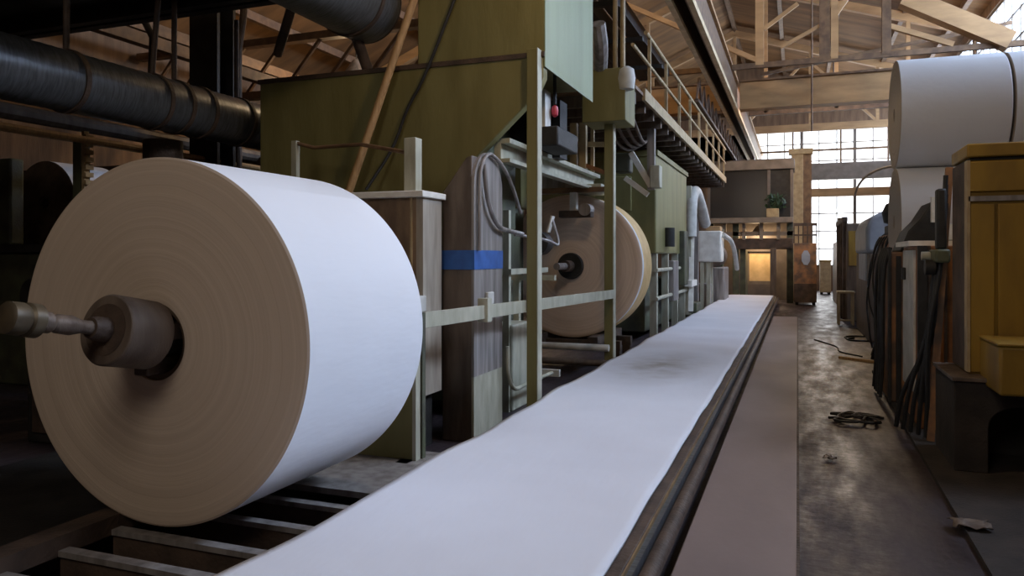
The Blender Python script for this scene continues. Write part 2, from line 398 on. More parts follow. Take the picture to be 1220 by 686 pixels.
truss(27, 6.55, 'lattice roof truss standing just behind the deep tie beam', .14, .14,
      [(x, .12, M['timber']) for x in (-8, -5, -1, 1.2, 3.3)],
      [(x, 6.6, x + .7, 7.4, .08) for x in (-2.5, -.9, .6, 2.0, 3.4)] + [(x + 1.4, 6.6, x + .7, 7.4, .08) for x in (-2.5, -.9, .6, 2.0, 3.4)] + [(XL, 7.4, XR, 7.42, .1)], M['dark_brown'], M['timber'])
truss(33.5, 7.0, 'farthest roof truss in front of the window heads', .16, .3,
      [(x, .12, M['timber']) for x in (-6, -2.5, .5, 3)],
      [(-2.2, 7.1, .4, 9.9, .1), (3, 7.1, .6, 9.6, .1)], M['timber'], M['timber'])
hr = MB().cyl((atY(967, 80, 23).x, 22.8, 5.2), (atY(967, 80, 23).x, 22.8, roofz(1) - .1), .025).build('hanger_rod', M['rust_rod'])
tag(hr, 'thin brown rod hanging from the roof in front of the deep tie beam', 'rod')

# crane girder (along the hall)
g = thing('crane_girder', (-1.85, 20, 6.0), 'long overhead crane girder with pale flanges running down the hall', 'crane girder')
MB().box(-1.89, -1.85, 3, 39.9, 6.3, 6.72).build('web', M['rust_rod'], g)
MB().box(-2.08, -1.98, 3, 39.9, 5.98, 6.06).build('flange', M['pale_cream'], g)
MB().box(-1.74, -1.64, 3, 39.9, 5.98, 6.10).build('flange', M['pale_cream'], g)
MB().box(-2.0, -1.7, 3, 39.9, 6.55, 6.6).build('soffit', M['rust_rod'], g)
for x in (-2.06, -1.70): MB().box(x, x + .03, 3, 39.9, 6.06, 6.72).build('side_web', M['rust_rod'], g)
MB().box(-2.1, -1.6, 3, 39.9, 6.72, 6.8).build('top_plate', M['timber'], g)
tr = MB()
for i in range(18):
    y = 18 + i * 1.0
    tr.bar((-2.2, y, 5.35), (-2.2, y + .5, 5.95), .05).bar((-2.2, y + .5, 5.95), (-2.2, y + 1, 5.35), .05)
tr.box(-2.25, -2.15, 18, 36, 5.3, 5.37)
tr.build('cable_lattice', M['dark_brown'], g)

# dark cable trays above the walkway
ct = MB()
for k in range(5): ct.box(-4.6 + k * .42, -4.35 + k * .42, 8.6, 17, 5.5 + .05 * k, 5.75 + .05 * k)
for y in range(9, 17, 2): ct.box(-4.7, -2.5, y, y + .1, 5.42, 5.5)
tag(ct.build('cable_tray', M['dark']), 'dark bundle of cable trays hung above the railed walkway', 'cable tray')

# ================================================================== BIG ROLL
def make_roll(name, c, R, W, hole, axis, label, cat, group, side, face, core_depth=None, seg=160, rim=None, core_mat=None):
    c = Vector(c); d = Vector((0, 1, 0)) if axis == 'Y' else Vector((1, 0, 0))
    r = thing(name, (c.x, c.y, c.z - R), label, cat, group)
    prof, ms = [], []
    n = 26
    rnd = random.Random(int(R * 1000 + W * 100))
    for i in range(n + 1):
        rr = hole + (R - .012 - hole) * i / n
        prof.append((rr, -W / 2 + (rnd.uniform(-.002, .002) if 0 < i < n else .003))); ms.append(1)
    prof.append((R, -W / 2 + .012)); ms.append(0)
    prof.append((R, W / 2 - (.012 if rim is None else rim))); ms.append(0 if rim is None else 2)
    prof.append((R, W / 2 - .012)); ms.append(0 if rim is None else 2)
    prof.append((R - .012, W / 2)); ms.append(1)
    prof.append((hole, W / 2)); ms.append(1)
    m = MB().lathe(prof, c, d, seg, closed=True, mats=ms)
    m.build('wound_paper', [side, face, M['paper_rim']], r, origin=c)
    k = MB().lathe([(hole - .03, -W / 2 + .02), (hole, -W / 2 + .02), (hole, W / 2 - .02), (hole - .03, W / 2 - .02)], c, d, 64, closed=True)
    k.build('core_tube', core_mat or M['kraft'], r, origin=c)
    return r
BR = (-3.265, 3.76, 1.2365)
make_roll('paper_roll', BR, 1.0, 1.23, .212, 'Y', 'huge white paper roll in the foreground, brown ringed end facing the viewer', 'paper roll', None, M['paper'], M['face_y'], seg=200)

# drive shaft pushed into the core
ax0 = Vector((-3.225, 2.29, 1.435)); ax1 = Vector((-3.210, 3.30, 1.235)); dv = (ax1 - ax0).normalized()
sh = thing('drive_shaft', (-3.18, 2.8, 1.2), 'greasy jointed drive shaft sticking out of the big roll core', 'drive shaft')
def A(t): return ax0 + dv * t
MB().lathe([(.055, 0), (.072, .01), (.075, .07), (.066, .09), (.078, .10), (.078, .15), (.06, .165)], A(0), dv, 36).build('end_coupling', M['knob'], sh)
MB().lathe([(.045, 0), (.05, .02), (.05, .05), (.035, .07), (.045, .09), (.048, .16), (.032, .22), (.036, .30)], A(.16), dv, 32).build('rod', M['steel_brown'], sh)
MB().lathe([(.05, 0), (.06, .03), (.062, .1)], A(.43), dv, 32).build('bearing_boss', M['dark_brown'], sh)
MB().lathe([(.09, 0), (.172, .0), (.18, .012), (.18, .26), (.172, .27), (.08, .27)], A(.52), dv, 64).build('chuck_drum', M['steel_brown'], sh, bevel=.004)
MB().lathe([(.03, -.003), (.13, -.003), (.13, .004), (.03, .004)], A(.52), dv, 48, closed=True).build('drum_plate', M['dark_brown'], sh)
jw = MB()
for k in range(3):
    a_ = k * 2 * PI / 3 + .5
    jw.box(BR[0] + .13 * math.cos(a_) - .05, BR[0] + .13 * math.cos(a_) + .05, 3.06, 3.34, 1.2365 + .13 * math.sin(a_) - .045, 1.2365 + .13 * math.sin(a_) + .045)
jw.build('expanding_jaw', M['dark_brown'], sh, bevel=.01)
MB().cyl((-3.24, 3.0, 1.25), (BR[0], 4.2, 1.2365), .09).build('mandrel', M['dark'], sh)

# cradle frame under the roll
cr = thing('roll_cradle', (-3.2, 4, 0), 'low steel rail frame with cross bars beneath the big roll', 'frame')
MB().box(-3.67, -3.52, 1.2, 5.0, .17, .272).build('side_rail', M['dark_brown'], cr)
MB().box(-2.80, -2.70, 1.2, 5.2, .0, .06).build('side_rail', M['dark_brown'], cr)
for i, y in enumerate((1.75, 2.1, 2.45, 2.78, 3.10, 3.47, 3.84)):
    MB().box(-3.53, -2.40, y, y + .065, .17, .20).build('cross_bar', M['steel'], cr)
    MB().box(-3.53, -2.42, y + .02, y + .05, .0, .17).build('cross_bar_web', M['dark_brown'], cr)
MB().box(-4.2, -2.42, 4.15, 5.2, .16, .20).build('tread_plate', M['steel'], cr)

# ================================================================== PAPER WEB + CONVEYOR
cv = thing('conveyor', (-1.5, 14, 0), 'long low conveyor bed with a dark brown steel edge beside the walkway strip', 'conveyor')
MB().box(-2.30, -.82, .6, 28.6, .0, .26).build('bed', M['dark_brown'], cv)
MB().box(-.82, -.735, .6, 28.6, .0, .285).build('side_rail', M['dark_brown'], cv, bevel=.006)
MB().box(-.735, -.727, .6, 28.6, .2, .278).build('edge_strip', M['ochre'], cv)
MB().box(-.727, -.70, .6, 28.6, .15, .255).build('guard_angle', M['duct'], cv)
MB().cyl((-.655, 3.05, .19), (-.655, 28.6, .19), .045).build('pipe', M['dark_brown'], cv)
MB().cyl((-2.3, 28.45, .16), (-.82, 28.45, .16), .13, seg=32).build('end_roller', M['steel'], cv)
web = MB(); nx, ny = 30, 240
def webz(x, y):
    e = max(0, (-1.95 - x) / .37)
    return .302 + .010 * math.sin(1.9 * y + 1.1 * x) * math.sin(.63 * y) + .006 * math.sin(5.1 * y + 2 * x) - .012 * e * e * (1 + math.sin(2.3 * y)) * .5
vs = []
for j in range(ny + 1):
    y = .7 + (28.3 - .7) * j / ny
    xl = -2.34 + .010 * math.sin(1.3 * y) + .010 * math.sin(3.7 * y + 1) 
    for i in range(nx + 1):
        x = xl + (-.79 - xl) * i / nx
        vs.append((x, y, webz(x, y)))
fs = [(j * (nx + 1) + i, j * (nx + 1) + i + 1, (j + 1) * (nx + 1) + i + 1, (j + 1) * (nx + 1) + i) for j in range(ny) for i in range(nx)]
wo = web.add(vs, fs).build('paper_web', M['paper_web'])
sd = wo.modifiers.new('thickness', 'SOLIDIFY'); sd.thickness = .016; sd.offset = -1
tag(wo, 'long white paper sheet stretched flat along the conveyor', 'paper sheet')

st = thing('walkway_strip', (-.3, 11, 0), 'flat mauve brown steel strip between conveyor and aisle', 'walkway strip')
MB().box(-.59, .006, .5, 21, .0, .12).build('plate', M['strip'], st, bevel=.008)
MB().box(-.005, .012, .5, 21, .09, .123).build('edge_lip', M['dark_brown'], st)

# ================================================================== HOPPER MACHINE
hp = thing('winder_machine', (-3.6, 8.4, 0), 'tall olive green winder machine with sloping hopper front and lit side coloured paler', 'machine')
Yh = 7.2
poly = [(-5.86, 2.0), (-4.55, 2.0), (-3.78, 2.10), (-3.52, 2.36), (-2.47, 3.32), (-2.385, 3.50), (-2.385, 3.745), (-5.86, 3.745)]
MB().prism(poly, 'Y', Yh, 7.34).build('hopper', M['green'], hp, bevel=.012)
MB().box(-3.80, -2.378, Yh + .004, 9.09, 3.745, 6.4).build('upper_housing', M['green'], hp, bevel=.012)
MB().box(-2.378, -2.366, Yh + .004, 9.09, 3.6, 6.4).build('side_panel', M['green_lit'], hp)  # same green paint, colour lightened for the light falling on this face
MB().box(-5.88, -2.37, Yh - .02, Yh + .02, 3.70, 3.75).build('seam_flange', M['dark_brown'], hp)
# lower body panels
MB().box(-5.8, -3.25, 7.3, 8.9, .15, 2.0).build('lower_body', M['green_dark'], hp, bevel=.01)
def post(x0, x1, y0, y1, z0, z1):
    return MB().box(x0, x1, y0, y1, z0, z1)
pst = post(-2.52, -2.41, 7.08, 7.19, .0, 3.76).build('post', M['green'], hp, bevel=.006)
MB().box(-2.408, -2.40, 7.07, 7.20, .0, 3.76).build('corner_strip', M['green_pale'], pst)
MB().box(-2.58, -2.36, 7.0, 7.27, .0, .1).build('post_foot', M['green_pale'], pst)
ps2 = post(-2.53, -2.41, 10.35, 10.47, .0, 3.6).build('post', M['green'], hp, bevel=.006)
MB().box(-2.408, -2.395, 10.34, 10.48, .0, 3.6).build('corner_strip', M['green_pale'], ps2)
a1 = atY(706, 83, 10.1); a2 = atY(745, 143, 10.1)
MB().box(a1.x - .15, a2.x, 10.1, 10.75, a2.z, a1.z).build('junction_box', M['green'], hp, bevel=.012)
# rail tying the posts
MB().bar((-2.62, 5.0, 1.22), (-2.40, 10.45, 1.17), .03, .12).build('guard_rail', M['green_pale'], hp, bevel=.004)
MB().box(-2.63, -2.53, 6.1, 6.2, 1.12, 1.33).build('rail_clamp', M['green_pale'], hp, bevel=.006)
MB().bar((-2.62, 5.02, .2), (-2.62, 5.02, 1.28), .05).build('rail_post', M['green_dark'], hp)
# recess under the housing
MB().box(-3.5, -2.7, 8.8, 9.1, 2.9, 3.6).build('rear_panel', M['dark'], hp)
MB().box(-2.98, -2.90, 7.35, 11.2, 2.70, 2.92).build('channel_beam', M['green_pale'], hp, bevel=.006)
MB().box(-2.90, -2.80, 7.35, 11.2, 2.88, 2.93).build('channel_flange', M['green_pale'], hp)
MB().box(-2.90, -2.80, 7.35, 11.2, 2.68, 2.72).build('channel_flange', M['green_pale'], hp)
q = atX(651, 132, -2.62)
MB().box(-2.66, -2.60, q.y - .1, q.y + .1, q.z - .22, q.z + .22).build('switch_box', M['lightgrey'], hp, bevel=.006)
q = atX(661, 132, -2.55)
kb = MB().lathe([(.015, -.07), (.035, -.05), (.042, 0), (.033, .045), (.015, .06)], q, (0, 0, 1), 20).build('signal_lamp', M['red'], hp)
kb['label'] = 'red signal lamp'
MB().cyl(q + Vector((0, 0, .07)), q + Vector((0, 0, .45)), .02).build('lamp_stem', M['dark'], hp)
MB().box(-2.75, -2.45, q.y - .2, q.y + .6, q.z - .42, q.z - .2).build('gear_case', M['dark'], hp, bevel=.02)
MB().box(-5.7, -3.35, 7.36, 9.0, 2.0, 3.74).build('inner_casing', M['green_dark'], hp, bevel=.01)

# brown steel cabinet with pale top
cb = thing('control_cabinet', (-3.6, 6.0, 0), 'brown rusty steel cabinet with pale top between big roll and steel column', 'cabinet')
MB().box(-4.1, -3.035, 5.85, 6.2, .48, 2.21).build('body', M['rustpanel'], cb, bevel=.008)
MB().box(-4.16, -3.0, 5.78, 6.24, 2.21, 2.265).build('top', M['pale_white'], cb, bevel=.006)
MB().box(-3.10, -3.03, 5.845, 6.21, .48, 2.21).build('side_panel', M['greytan'], cb, bevel=.004)
MB().box(-3.15, -3.135, 5.83, 5.86, 1.05, 2.21).build('edge_trim', M['cream'], cb)
MB().box(-4.0, -3.1, 5.9, 6.15, .0, .48).build('plinth', M['dark'], cb)
sq = atY(492, 190, 6.05)
pb = MB().box(sq.x - .06, sq.x + .06, 5.99, 6.11, 2.265, 2.76).build('mast', M['green_pale'], cb, bevel=.006)
MB().box(-3.13, -3.0, 5.66, 5.85, 1.22, 1.36).build('connector_box', M['lightgrey'], cb, bevel=.01)
MB().box(-3.11, -3.04, 5.72, 5.85, .98, 1.22).build('plug', M['orange'], cb, bevel=.01)
# thin guard frame behind big roll
gf = thing('guard_frame', (-4.6, 6.5, 0), 'thin pale pipe guard frame rising behind the big roll', 'guard frame')
f1 = atY(352, 168, 6.5)
MB().box(f1.x - .03, f1.x + .03, 6.47, 6.53, .0, f1.z).build('post', M['green_pale'], gf)
e1 = atY(374, 176, 6.5); e2 = atY(430, 172, 6.5); 
MB().tube([(f1.x, 6.5, f1.z - .02), (e1.x, 6.5, e1.z), (e2.x, 6.5, e2.z), (sq.x - .08, 6.08, 2.64)], .02).build('top_rail', M['rust_rod'], gf)

# lower green stand under the cabinet by the roll
gs = thing('green_stand', (-3.4, 5.4, 0), 'dark green sheet stand with pale edge between big roll and conveyor', 'stand')
c1 = atz(497, 555, .16)
MB().box(-4.3, c1.x - .03, c1.y, c1.y + .05, .2, 1.15).build('sheet', M['green'], gs, bevel=.006)
MB().box(c1.x - .03, c1.x, c1.y - .02, c1.y + .05, .2, 1.15).build('edge_trim', M['green_pale'], gs)
for x in (c1.x - .13, -4.25): MB().box(x, x + .1, c1.y - .1, c1.y + .2, .0, .2).build('foot', M['dark'], gs)

# steel column with blue band
sc = thing('steel_column', (-2.9, 6.65, 0), 'broad worn steel column with a blue painted band and rounded shoulder', 'machine column')
MB().prism([(-3.07, .0), (-2.77, .0), (-2.77, 2.62), (-2.83, 2.60), (-3.07, 2.28)], 'Y', 6.3, 6.98).build('body', M['steel_brown'], sc, bevel=.01)
yy0, yy1 = 6.29, 6.99
sp = [(yy0, .6), (yy1, .6), (yy1, 2.30)] + [((yy0 + yy1) / 2 + (yy1 - yy0) / 2 * math.cos(w), 2.34 + .34 * math.sin(w)) for w in [PI * k / 14 for k in range(0, 15)]]
MB().prism(sp, 'X', -2.77, -2.745).build('side_plate', M['steel'], sc)
MB().box(-2.77, -2.745, yy0, yy1, .0, .6).build('lower_plate', M['green_pale'], sc)
bz0 = 1.7 + (305 - 321) / 900 * 6.87; bz1 = 1.7 + (305 - 298) / 900 * 6.87
MB().box(-3.075, -2.739, 6.284, 6.995, bz0, bz1).build('blue_band', M['blue'], sc)
MB().box(-2.745, -2.71, 6.55, 6.7, 1.24, 1.36).build('bracket', M['lightgrey'], sc, bevel=.01)
arch = [(-2.72, 6.36, 1.75), (-2.72, 6.36, 2.0), (-2.72, 6.36, 2.3)] + [(-2.72, 6.65 - .29 * math.cos(w), 2.36 + .31 * math.sin(w)) for w in [PI * k / 10 for k in range(1, 6)]] 
arch += [(-2.71, 6.9, 2.60), (-2.70, 7.15, 2.42), (-2.70, 7.4, 2.15)]
MB().tube(arch, .018, smooth=1).build('conduit', M['steel'], sc)
MB().tube([(-2.71, 6.45, 2.55), (-2.70, 6.5, 2.2), (-2.70, 6.75, 1.98), (-2.70, 7.05, 1.95), (-2.68, 7.4, 1.93)], .024, smooth=2).build('hose', M['steel'], sc)
MB().tube([(-2.70, 7.02, .8), (-2.70, 7.03, .5), (-2.70, 7.2, .33), (-2.70, 7.5, .34), (-2.68, 8.4, .34)], .022, smooth=2).build('hose', M['green_pale'], sc)

# service rack between posts and second roll
rk = thing('service_rack', (-2.9, 8.4, 0), 'pale green pipe rack behind the front machine post', 'rack')
for px_, y_ in ((604, 7.7), (616, 8.3), (603, 8.9)):
    q = atY(px_, 300, y_); MB().box(q.x - .035, q.x + .035, y_ - .035, y_ + .035, .0, 2.2 if px_ == 604 else 1.45).build('upright', M['green_pale'], rk)
MB().box(-3.35, -2.6, 8.25, 8.32, 1.42, 1.48).build('cross_bar', M['green_pale'], rk)
MB().box(-2.98, -2.9, 7.65, 8.95, 1.50, 1.56).build('cross_bar', M['green_pale'], rk)
MB().box(-3.2, -2.9, 7.7, 8.3, .0, .95).build('tank', M['green_pale'], rk, bevel=.02)
MB().box(-3.2, -2.62, 8.5, 8.56, .28, .36).build('cross_bar', M['lightgrey'], rk)
q = atY(650, 290, 9.2)
MB().lathe([(.06, 0), (.14, .02), (.15, .2), (.12, .32), (.05, .36)], (q.x - .05, 9.0, q.z), (0, 1, 0), 24).build('motor', M['rubber'], rk)
q = atY(656, 267, 9.0)
MB().bar(q + Vector((-.03, 0, -.1)), q + Vector((.03, 0, .1)), .10, .02).build('tag_plate', M['pale_white'], rk)
MB().tube([(-3.1, 8.3, 1.95), (-2.85, 8.8, 1.9), (-2.75, 9.0, 1.8), (q.x, 9.02, q.z + .1)], .018, smooth=2).build('cable_loop', M['steel'], rk)

# ================================================================== SECOND ROLL
R2c = (-3.22, 11.47, 1.55); R2 = 1.086
make_roll('paper_roll', R2c, R2, .78, .14, 'Y', 'second brown ended paper roll standing behind the green posts', 'paper roll', None, M['paper'], M['face_y2'], rim=.66)
s2 = thing('core_spindle', (-3.3, 10.9, 1.4), 'short black spindle in the core of the second paper roll', 'spindle')
hc = Vector((-3.22, 11.08, 1.55))
MB().lathe([(.06, -.06), (.19, -.06), (.2, -.04), (.2, .02), (.1, .02)], hc + Vector((0, -.03, 0)), (0, 1, 0), 40).build('flange', M['dark'], s2)
MB().cyl(hc + Vector((0, -.75, .0)), hc + Vector((0, .6, 0)), .05).build('shaft', M['steel'], s2)
MB().cyl(hc + Vector((0, -.35, .0)), hc + Vector((0, -.1, 0)), .085).build('bearing_sleeve', M['dark_brown'], s2)
c2 = thing('roll_stand', (-3.2, 11.4, 0), 'brown steel stand with cross beams carrying the second paper roll', 'roll stand')
for y in (11.0, 11.75): MB().box(-4.3, -2.45, y, y + .12, .30, .44).build('cross_beam', M['dark_brown'], c2)
MB().box(-3.75, -3.6, 10.4, 12.2, .34, .53).build('side_beam', M['dark_brown'], c2)
MB().box(-2.84, -2.69, 10.6, 12.2, .34, .53).build('side_beam', M['dark_brown'], c2)
for x in (-4.2, -2.52):
    for y in (11.0, 11.75): MB().box(x - .06, x + .06, y, y + .12, 0, .30).build('leg', M['dark_brown'], c2)
MB().cyl((-4.3, 10.3, .42), (-2.45, 10.3, .42), .05).build('roller', M['lightgrey'], c2)
MB().cyl((-4.3, 10.2, .22), (-2.45, 10.2, .22), .045).build('roller', M['steel_brown'], c2)
MB().box(-4.2, -4.0, 10.15, 11.1, 0, 2.5).build('backstay', M['green_dark'], c2)
# top arm over the second roll
ta = thing('roll_press_arm', (-3.2, 10.6, 2.5), 'green press arm with bracket reaching over the second paper roll', 'press arm')
q1 = atY(626, 228, 10.6); q2 = atY(722, 226, 10.6)
MB().box(q1.x, q2.x, 10.55, 10.65, q1.z - .04, q1.z + .03).build('cross_bar', M['rust_rod'], ta)
q = atY(684, 243, 10.62)
MB().box(q.x - .05, q.x + .05, 10.55, 10.66, q.z - .18, q1.z - .03).build('drop_bracket', M['pale_white'], ta, bevel=.006)
MB().box(q.x - .2, q.x + .28, 10.5, 10.7, q.z - .2, q.z - .10).build('shoe', M['dark_brown'], ta, bevel=.01)
q = atY(699, 250, 10.6)
MB().cyl(q + Vector((0, -.12, 0)), q + Vector((0, .1, 0)), .09).build('guide_wheel', M['steel'], ta)
q = atY(640, 213, 10.5)
MB().prism([(q.x - .15, 2.62), (q.x + .55, 2.62), (q.x + .25, 2.95), (q.x - .15, 3.0)], 'Y', 10.68, 10.74).build('gusset', M['steel'], ta)
MB().box(-3.9, -3.75, 10.3, 10.7, 2.4, 3.2).build('arm_mount', M['green'], ta, bevel=.01)
# small frame stack right of recess
fs_ = thing('pipe_scaffold', (-2.7, 11.6, 2.3), 'pale cream pipe scaffold above the second roll under the walkway', 'scaffold')
for px_ in (684, 695):
    q = atY(px_, 190, 11.0); MB().box(q.x - .05, q.x + .05, 10.95, 11.05, 2.66, 3.7).build('upright', M['cream'], fs_)
q1 = atY(682, 222, 11.0); q2 = atY(722, 222, 11.0)
MB().box(q1.x, q2.x, 10.7, 11.4, q1.z - .12, q1.z).build('tray', M['green_pale'], fs_, bevel=.006)
for dy in (0, .3):
    q1 = atY(690, 194, 11 + dy); q2 = atY(722, 206, 11 + dy)
    MB().bar(q1, q2, .06).build('rod', M['orange'], fs_)
q1 = atY(680, 172, 11.1); q2 = atY(724, 172, 11.1)
MB().bar(q1, q2, .07).build('rod', M['cream'], fs_)
MB().bar(atY(706, 150, 11.2), atY(706, 215, 11.2), .05).build('rod', M['cream'], fs_)

# ================================================================== OVERHEAD WALKWAY
wk = thing('overhead_walkway', (-3.3, 18, 4.1), 'overhead steel walkway with cream handrail along the left machines', 'walkway')
WY0, WY1 = 10.9, 25.5; WXe = -2.2; WZ = 4.2
MB().box(-4.6, WXe, WY0, WY1, WZ - .06, WZ - .01).build('deck', M['rust_rod'], wk)
MB().box(WXe - .02, WXe + .03, WY0 + .6, WY1, WZ - .12, WZ + .06).build('toe_board', M['cream'], wk)
for i in range(20):
    y = WY0 + .2 + i * .76
    MB().box(-4.6, WXe - .05, y, y + .08, WZ - .24, WZ - .06).build('joist', M['steel_brown'], wk)
for k in range(9):
    y = 12.0 + k * 1.62
    MB().box(WXe - .025, WXe + .025, y - .025, y + .025, WZ - .05, WZ + .97).build('rail_post', M['cream'], wk)
MB().cyl((WXe, 11.7, WZ + .97), (WXe, WY1, WZ + .97), .032).build('handrail', M['cream'], wk)
MB().cyl((WXe, 10.7, WZ + .52), (WXe, WY1, WZ + .52), .026).build('mid_rail', M['cream'], wk)
MB().cyl((-4.4, 12, WZ + .97), (-4.4, WY1, WZ + .97), .032).build('handrail', M['rust_rod'], wk)
for px_ in (733, 742):
    q = atY(px_, 40, 10.6); MB().cyl((q.x, 10.6, 4.2), (q.x, 10.6, 5.9), .035).build('stanchion', M['cream'], wk)
for y in (16.5, 22):
    MB().box(-4.5, -4.3, y, y + .15, 0, WZ - .24).build('support_post', M['green_dark'], wk)
q = atY(713, 50, 9.9)
cs = MB().tube([atY(712, 28, 9.5), atY(716, 55, 9.7), atY(715, 82, 10.2)], .1, smooth=1).build('hose_sleeve', M['steel'])
tag(cs, 'pale grey sleeve hose rising from the green junction box', 'hose')
q = atX(750, 92, -2.12)
bl = MB().lathe([(.03, -.17), (.10, -.15), (.12, 0), (.1, .12), (.04, .16)], (-2.17, q.y + .05, q.z), (0, 0, 1), 24).build('bell_housing', M['lightgrey'])
tag(bl, 'white rounded bell housing beside the green junction box', 'lamp')
hc_ = MB()
for i in range(4):
    hc_.tube([(-2.3 - i * .12, 10.7, 3.95 - i * .07), (-2.35 - i * .1, 12.2, 3.5 - .05 * i), (-2.6, 14, 3.85)], .028, smooth=2)
tag(hc_.build('cable_loop', M['dark_brown']), 'drooping brown cables under the front of the walkway', 'cable')
# shelf bracket under walkway
sb = thing('bracket_lamp', (-2.6, 13.6, 2.9), 'pale bracket frame hanging under the walkway before the rear green machine', 'bracket')
a_ = atY(752, 182, 13.5); b_ = atY(776, 222, 13.5)
MB().bar(a_, b_, .12, .1).build('sloping_arm', M['pale_white'], sb)
a_ = atY(745, 212, 13.5); b_ = atY(772, 232, 13.5)
MB().bar(a_, b_, .09).build('lower_arm', M['pale_white'], sb)
a_ = atY(776, 160, 13.55); b_ = atY(776, 226, 13.55)
MB().bar((a_.x, 13.55, 3.98), b_, .13).build('hanger', M['steel'], sb)
a_ = atY(744, 196, 13.6); MB().box(a_.x - .15, a_.x + .12, 13.45, 13.8, a_.z - .15, a_.z + .2).build('motor', M['green_dark'], sb, bevel=.03)
a_ = atY(780, 207, 13.4); MB().box(a_.x - .08, a_.x + .1, 13.35, 13.6, a_.z - .25, a_.z + .15).build('counterweight', M['green_pale'], sb, bevel=.02)

# ================================================================== REAR GREEN MACHINES
m3 = thing('dryer_machine', (-3.4, 17.5, 0), 'rear olive green dryer housing on open legs under the walkway', 'machine')
MB().box(-5.2, -2.62, 15.0, 19.4, 1.75, 3.78).build('housing', M['green'], m3, bevel=.03)
MB().box(-5.2, -2.58, 14.96, 19.44, 3.70, 3.80).build('top_flange', M['green'], m3)
MB().box(-4.2, -3.1, 14.94, 15.0, 2.6, 3.3).build('hatch', M['green'], m3, bevel=.02)
for y in (15.2, 16.6, 18.0, 19.2):
    MB().box(-2.78, -2.64, y, y + .14, 0, 1.75).build('leg', M['green_pale'], m3)
MB().box(-5.0, -2.9, 15.3, 19.2, .15, 1.2).build('lower_tank', M['green_dark'], m3, bevel=.03)
MB().cyl((-2.62, 15.0, 1.42), (-2.62, 19.4, 1.42), .04).build('pipe', M['green_pale'], m3)
MB().cyl((-2.62, 15.0, .85), (-2.62, 19.4, .85), .04).build('pipe', M['green_pale'], m3)
MB().box(-2.80, -2.55, 16.9, 17.6, .7, 1.6).build('valve_box', M['steel'], m3, bevel=.02)
MB().cyl((-2.55, 16.2, 1.9), (-2.55, 16.2, 2.3), .12).build('valve_wheel', M['dark'], m3)
MB().box(-2.66, -2.5, 18.2, 18.8, 1.0, 2.3).build('riser', M['green_dark'], m3, bevel=.02)
# row of small uprights next to web
ur = thing('press_frame', (-2.6, 20.3, 0), 'pale grey press frame with elbow pipe beside the rear green housing', 'press frame')
MB().bar((-2.62, 19.75, .2), (-2.62, 19.75, 3.5), .16).build('upright', M['green_pale'], ur)
MB().bar((-2.62, 21.2, .0), (-2.62, 21.2, 2.9), .16).build('upright', M['steel'], ur)
MB().bar((-2.5, 19.3, .3), (-2.55, 19.9, 2.2), .12).build('brace', M['pale_white'], ur)
MB().tube([(-2.55, 19.7, 2.2), (-2.55, 19.75, 3.1), (-2.5, 20.0, 3.45), (-2.45, 20.6, 3.2), (-2.4, 21.6, 2.6)], .15, smooth=2, seg=14).build('elbow_pipe', M['lightgrey'], ur)
MB().box(-3.4, -2.4, 19.7, 20.5, .0, .5).build('base', M['green_dark'], ur, bevel=.02)
MB().box(-2.6, -2.42, 18.9, 19.9, .95, 1.1).build('shelf', M['pale_white'], ur)
wd = thing('white_hood', (-2.3, 22.6, 0), 'white box hood with orange cap on legs left of the conveyor end', 'hood')
a_ = atY(836, 275, 22.3); b_ = atY(859, 312, 22.3)
MB().box(a_.x - .1, b_.x, 22.3, 23.2, b_.z, a_.z).build('hood', M['pale_white'], wd, bevel=.04)
MB().box(a_.x + .1, b_.x - .03, 22.4, 23.0, a_.z, a_.z + .14).build('cap', M['timber'], wd, bevel=.02)
for x in (a_.x + .0, a_.x + .18):
    for y in (22.4, 23.1): MB().box(x - .05, x + .05, y - .05, y + .05, 0, b_.z).build('leg', M['green_pale'], wd)
MB().box(a_.x - .3, a_.x + .2, 22.5, 23.1, .0, .9).build('tank', M['steel'], wd, bevel=.05)
MB().tube([(b_.x + .02, 22.6, a_.z - .1), (b_.x + .25, 23.4, a_.z - .3), (b_.x + .3, 24.2, 1.3)], .07, smooth=2).build('spout', M['lightgrey'], wd)
mo = thing('gear_motor', (-2.3, 25.4, 0), 'grey gear motor cabinet between the white hood and the dark booth', 'motor')
MB().box(-2.9, -2.15, 24.6, 26.2, .0, 1.35).build('base', M['steel'], mo, bevel=.04)
MB().lathe([(.2, 0), (.36, .04), (.36, .8), (.2, .86)], (-2.5, 24.8, 1.72), (0, 1, 0), 28).build('motor_drum', M['steel_brown'], mo)
MB().box(-2.7, -2.3, 25.7, 26.2, 1.35, 2.6).build('housing', M['green_dark'], mo, bevel=.03)

# ================================================================== BOOTH OVER THE CONVEYOR END
bo = thing('control_booth', (-1.6, 30, 0), 'dark brown glazed control booth on a steel portal over the conveyor end', 'booth')
BX0, BX1, BY = -3.15, -.14, 29.0
MB().box(BX0, BX1, BY + .12, BY + 2.2, 3.0, 5.25).build('cabin', M['booth'], bo, bevel=.02)
MB().box(BX0 - .05, BX1 + .05, BY - .05, BY + 2.3, 4.85, 5.2).build('cornice', M['beamgrey'], bo, bevel=.02)
MB().box(BX0, BX1, BY - .26, BY + .2, 2.9, 3.1).build('sill', M['beamgrey'], bo, bevel=.02)
for x in (BX0, -1.02, BX1 - .1): MB().box(x, x + .1, BY + .02, BY + .16, 3.1, 4.85).build('mullion', M['booth'], bo)
MB().box(BX0 + .1, -1.02, BY + .08, BY + .115, 3.1, 4.85).build('window_pane', M['dark_glass'], bo)
MB().box(-.92, BX1 - .1, BY + .08, BY + .115, 3.1, 4.85).build('side_panel', M['dark'], bo)
